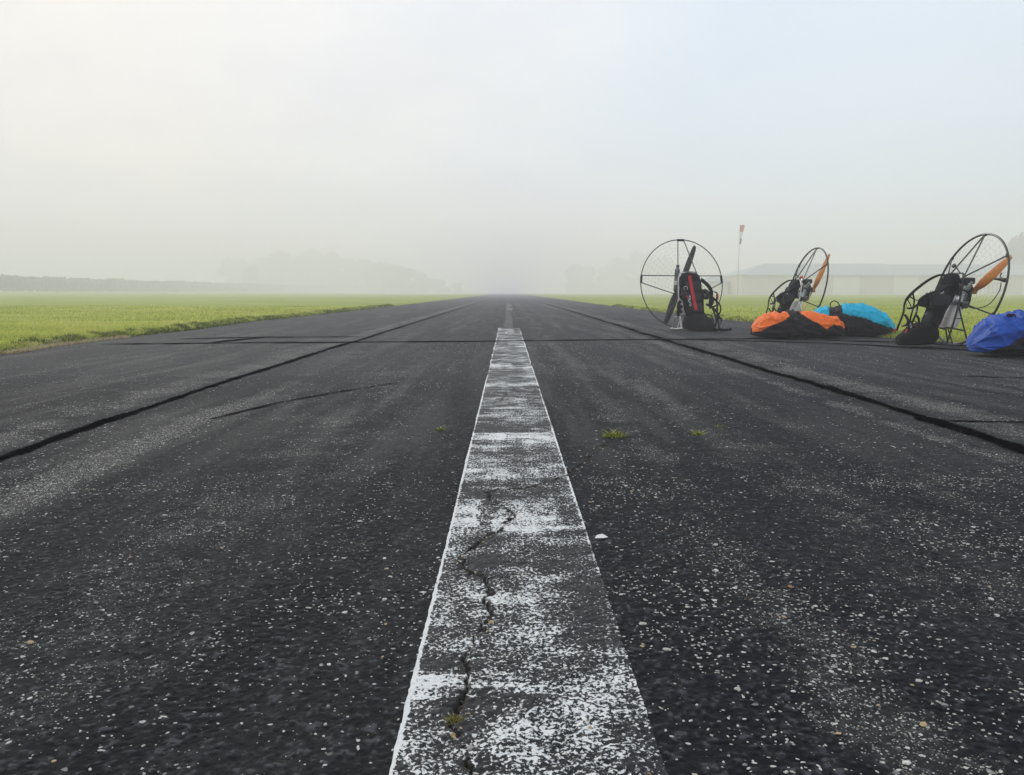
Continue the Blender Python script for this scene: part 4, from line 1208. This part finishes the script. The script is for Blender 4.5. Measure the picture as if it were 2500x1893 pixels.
        mb.band(crom([(.60, .32, .03), (.66, .36, .013), (.74, .40, .016), (.82, .42, .03)], 6), .04, .006, side=(.3, -.6, .6))
        mb.band(crom([(.62, .22, .03), (.70, .28, .012), (.78, .33, .014)], 6), .035, .006, side=(.3, -.6, .6))
        mb.band(crom([(.34, -.2, .46), (.42, -.22, .42), (.46, -.15, .38), (.45, -.1, .33)], 6), .03, .006)
        mb.band(crom([(.30, -.2, .40), (.34, -.25, .36), (.38, -.26, .30), (.40, -.22, .24)], 6), .045, .012)
        mb = Each(XR, 'riser_strap', M['webbing'], root)
        mb.band(crom([(.30, .19, .55), (.37, .25, .50), (.41, .28, .43), (.45, .26, .38), (.42, .22, .33)], 6), .05, .012, side=(.4, 1, 0))
        mb.band(crom([(.36, .2, .36), (.44, .29, .30), (.50, .33, .24), (.55, .35, .17), (.60, .36, .16)], 6), .03, .006, side=(0, .4, 1))
        mb.band(crom([(.45, .3, .42), (.50, .36, .36), (.53, .37, .28), (.52, .34, .20), (.55, .33, .10)], 6), .022, .005, side=(.5, 1, 0))
        mb.band(crom([(.28, -.17, .34), (.31, -.22, .30), (.30, -.24, .24), (.24, -.2, .2)], 6), .05, .012)
        mb.band(crom([(.55, -.1, .03), (.66, -.02, .012), (.74, .08, .02), (.80, .2, .012)], 6), .04, .006, side=(.3, -.6, .6))
        mb = MB(XR); mb.tube(crom([(.26, -.20, .63), (.26, -.21, .54), (.28, -.20, .465), (.33, -.22, .48), (.38, -.19, .515), (.40, -.15, .51)], 6), .008, 8); mb.build('gooseneck_bar', M['alu'], root)
        mb = Each(XR, 'strap_handle', M['red_plastic'], root); mb.tube(crom([(.40, -.17, .49), (.42, -.15, .46), (.43, -.13, .43)], 4), .014, 8); mb.tube([(.53, .315, .50), (.54, .315, .43)], .011, 8)
        mb = Each(XR, 'carabiner', M['steel'], root)
        for (px, py, pz) in ((.44, -.11, .45), (.45, -.125, .40), (.46, -.11, .36), (.40, .17, .47), (.52, .30, .48)):
            mb.tube([(px, py + .014 * math.cos(a), pz + .024 * math.sin(a)) for a in [2 * math.pi * k / 12 for k in range(12)]], .004, 6, closed=True)
    if 'knob' in extras:
        mb = MB(X); mb.tube([(.10, .08, .79), (.155, .10, .845), (.19, .11, .865)], .006, 6); k = mb.build('knob_stem', M['engine_black'], root)
        mb = MB(X); mb.lathe([(-.012, .004), (-.012, .022), (.004, .026), (.014, .016)], (.195, .11, .87), (.8, .1, .55), 12); mb.build('knob', M['engine_black'], k)
    if 'red_anchor' in extras:
        mb = MB(X); mb.box((.075, .06, .815), (.04, .035, .05), .008); mb.box((.06, .055, .78), (.02, .02, .06), .004); mb.build('anchor_block', M['red_plastic'], root)
        mb = MB(X); mb.tube(crom([(.10, .08, .80), (.2, .1, .76), (.30, .12, .66), (.36, .14, .56)], 6), .004, 6); mb.build('brake_cable', M['grey_tube'], root)
    if 'throttle' in extras:
        mb = MB(E0); mb.tube(crom([(.05, .12, -.17), (0, .2, -.19), (-.06, .3, -.13), (-.08, .36, .0), (-.075, .36, .085)], 8), .005, 6); cb = mb.build('throttle_cable', M['engine_black'], root)
        mb = MB(E0)
        mb.tube(crom([(-.085, .39, .11), (-.075, .33, .12), (-.07, .24, .125)], 5), [.022, .02, .02, .019, .018, .017, .016, .014, .013, .012, .010], 8)
        mb.tube(crom([(-.08, .345, .125), (-.085, .30, .155), (-.085, .31, .185)], 4), .006, 6)
        mb.build('throttle_grip', M['engine_black'], root)
    return root


paramotor((2.595, 12.25, 0), R(-76), 'upright dark paramotor with a red stripe down its backrest and a black propeller', Rh=0.655, lean=R(7), bs=1.04, reach=.80, wid=.9, seat_h=.8, tube='grey_tube', frame='alu', prop='prop_black', prop_ang=R(24), pairs=True, style='hang', extras=('red_stripe',))
paramotor((4.10, 11.75, 0.012), R(184), 'silver framed paramotor with orange propeller behind the orange and turquoise bags', Rh=0.58, lean=R(12), bs=0.90, fx=.08, ez=.02, pb=.035, reach=.72, wid=.72, frame='alu', tube='black_tube', prop='prop_wood', prop_ang=R(26), extras=('knob', 'red_anchor'))
paramotor((4.46, 8.3, 0.01), R(183), 'black framed paramotor with orange propeller beside the blue bag', Rh=0.562, lean=R(14), bs=0.91, fx=.09, ez=.045, reach=.86, wid=.74, frame='black_tube', tube='black_tube', prop='prop_wood', prop_ang=R(52), extras=('knob', 'throttle'))


# ---------------------------------------------------------------- wing bags
def bag_surface(L, W, top, endp=3.2, fold=0.02, seed=0, nu=230, nv=150, flat=0.75):
    u = np.linspace(0, 1, nu); v = np.linspace(0, 2 * np.pi, nv, endpoint=False)
    U, Vv = np.meshgrid(u, v, indexing='ij')
    ue = np.clip(1 - np.abs(2 * U - 1) ** endp, 0, 1) ** (1 / 2.2)
    H = np.interp(U, *top)
    c, s = np.cos(Vv), np.sin(Vv)
    e = 2 / 2.5
    yc = np.sign(c) * np.abs(c) ** e * W / 2 * (0.25 + 0.75 * ue) * (0.02 + 0.98 * np.minimum(1, ue * 1.2))
    zb = np.sign(s) * np.abs(s) ** e
    zmid = 0.36 * H
    z = np.where(zb > 0, zmid + zb * (H - zmid), zmid + zb * zmid * 1.0)
    z = zmid * (1 - ue) * 1.0 + z * ue
    # folds: creases run across and slanting, stronger on top
    r1 = 1 - np.abs(2 * vnoise(U * 5.5 + 0.35 * np.sin(Vv), 1.5 * s + 0.3 * U, 0.55, seed) - 1)
    r2 = 1 - np.abs(2 * vnoise(U * 11 + 0.8 * s, c * 2.0, 0.6, seed + 50) - 1)
    r3 = vnoise(U * 7, s * 2 + c, 0.35, seed + 90)
    d = fold * (r1 ** 2 - .4) + fold * .55 * (r2 ** 3 - .3) + fold * .8 * (r3 - .5)
    d = d * np.clip(ue * 1.5, 0, 1)
    lo = np.clip(z / 0.05, 0, 1)
    x = U * L + d * 0.4 * (2 * U - 1)
    y = yc + c * d * lo
    z = np.maximum(z + np.maximum(s, -.1) * d, 0.0)
    d2 = 1 - np.abs(2 * vnoise(U * 16 + 2.5 * s, s * 3 - c * 2 + U * 5, 0.5, seed + 140) - 1)
    z = z + np.clip(s, 0, 1) * (d2 ** 5 - .15) * fold * .7 * ue
    z = np.where(s < -0.5, np.minimum(z, 0.01 + z * .6), z)
    return U, Vv, np.stack([x, y, z], -1), np.stack([np.zeros_like(c), c, s], -1)


def bag(loc, rz, label, L, W, top, body_mat, panels, seed, fold=0.02, endp=3.2):
    root = empty('wing_bag', loc, rz); tag(root, label, 'bag', 'stuffed paraglider wing bags on the asphalt')
    U, Vv, P, Nn = bag_surface(L, W, top, endp, fold, seed)
    nu, nv = U.shape
    i = np.arange(nu * nv).reshape(nu, nv); j = np.roll(i, -1, axis=1)
    F = np.stack([i[:-1], i[1:], j[1:], j[:-1]], -1)
    np_mesh('bag_body', P.reshape(-1, 3), F.reshape(-1, 4), body_mat, root, smooth=True)
    vm = (Vv[:-1] + np.pi / nv) % (2 * np.pi); um = (U[:-1] + U[1:]) / 2
    for (nm, mat, fn, lift) in panels:
        # v: 0 = far side, pi/2 = top, pi = near side; panel where fn(u, v) says so
        sel = fn(um, vm)
        # soften the panel rim: offset only inside
        inside = np.zeros((nu, nv)); k = sel.astype(float)
        inside[:-1] += k; inside[1:] += k; inside[:-1] += np.roll(k, 1, axis=1); inside[1:] += np.roll(k, 1, axis=1)
        full = np.clip(inside / 4, 0, 1)
        Q = P + Nn * (0.002 + lift * (full >= 0.99) )[..., None]
        Fp = F[sel]
        usedv, inv = np.unique(Fp.ravel(), return_inverse=True)
        np_mesh(nm, Q.reshape(-1, 3)[usedv], inv.reshape(-1, 4), mat, root, smooth=True)
    return root


# the surface parameter runs from the far side (0) over the top (pi/2) to the side that faces the runway (pi)
def band_fn(lo_front, u0, u1, lo_back=0.35):
    def fn(u, v):
        lim = np.interp(u, *lo_front)
        return (u >= u0) & (u <= u1) & (v >= lo_back) & (v <= lim)
    return fn


rzb = R(0)
b1 = bag((2.93, 10.0, 0.0), R(-5), 'orange and black stuffed wing bag lying in front of the silver framed paramotor', 1.10, 0.5,
         ([0, .06, .15, .27, .37, .5, .57, .67, .8, .9, 1], [.2, .24, .275, .285, .31, .31, .30, .275, .27, .25, .19]), M['nylon_black'],
         [('colour_panel', M['nylon_orange'], band_fn(([0, .1, .2, .3, .36], [3.35, 3.1, 2.85, 2.62, 2.45]), 0.01, 0.365), .004),
          ('colour_panel', M['nylon_orange'], band_fn(([.49, .56, .66, .75, .82, 1], [2.0, 2.6, 2.78, 3.1, 2.82, 2.75]), 0.495, 0.985), .004)], 5, .026, 5.0)
b2 = bag((3.72, 10.55, 0.0), R(-16), 'turquoise and black stuffed wing bag lying behind the orange one', 1.12, 0.52,
         ([0, .1, .2, .34, .45, .58, .66, .75, .85, .93, 1], [.22, .31, .36, .36, .38, .40, .395, .35, .31, .26, .18]), M['nylon_black'],
         [('colour_panel', M['nylon_teal'], band_fn(([0, .1, .28], [2.75, 2.7, 2.6]), 0.01, 0.29), .004),
          ('colour_panel', M['nylon_teal'], band_fn(([.42, .5, .6, .75, .9, 1], [2.5, 2.75, 2.85, 2.98, 3.05, 2.95]), 0.425, 0.99), .004)], 17, .024, 4.4)
mb = MB(); mb.tube(crom([(.36, .02, .345), (.35, 0, .40), (.39, 0, .435), (.44, 0, .41), (.46, -.02, .36)], 6), .009, 8, flat=.5)
mb.tube(crom([(.46, -.02, .365), (.52, 0, .385), (.6, .02, .40), (.66, .03, .385)], 6), .010, 8, flat=.5); mb.build('carry_handle', M['webbing'], b2)
mb = MB(); mb.tube(crom([(1.1, -.02, .15), (1.14, -.05, .10), (1.16, -.08, .04), (1.2, -.1, .008)], 6), .004, 6); mb.build('drawstring', M['cord_pale'], b2)


def blue_fn(u, v):
    lim = np.interp(u, [0, .04, .1, .2, .36, .6, 1], [5.5, 4.4, 3.5, 3.1, 2.7, 2.5, 2.4])
    return (v <= lim) | (v > 5.9)


b3 = bag((3.97, 7.12, 0.0), R(-9), 'royal blue stuffed wing bag with a black underside at the right border', 1.25, 0.56,
         ([0, .05, .12, .22, .33, .45, .6, .75, 1], [.2, .28, .33, .35, .355, .37, .385, .38, .3]), M['nylon_black'],
         [('colour_panel', M['nylon_blue'], blue_fn, .004)], 29, .030, 4.8)
mb = MB(); mb.lathe([(0, .02), (.012, .026), (.025, .012)], (.27, -.10, .338), (0, -.4, 1), 10)
mb.tube(crom([(.27, -.1, .353), (.245, -.12, .358), (.25, -.14, .343)], 4), .006, 6); mb.tube(crom([(.27, -.1, .353), (.30, -.13, .353), (.30, -.15, .333)], 4), .006, 6); mb.build('cinch_knot', M['webbing'], b3)
mb = MB(); mb.box((.385, -.06, .378), (.05, .03, .004), .001); mb.build('tag', M['white_fabric'], b3)

# ---------------------------------------------------------------- haze
mh = bpy.data.materials.new('haze'); mh.use_nodes = True
nt = mh.node_tree; nt.nodes.clear()
pv = nd(nt, 'ShaderNodeVolumePrincipled', {'Color': (0.985, 0.953, 0.998, 1), 'Density': HAZE_DENSITY, 'Anisotropy': 0.15})
nd(nt, 'ShaderNodeOutputMaterial', {'Volume': pv.outputs[0]})
mb = MB(); mb.box((0, 610, (HAZE_TOP - 1.5) / 2), (2600, 1420, HAZE_TOP + 1.5))
hz = mb.build('haze', mh, smooth=False); tag(hz, kind='stuff')
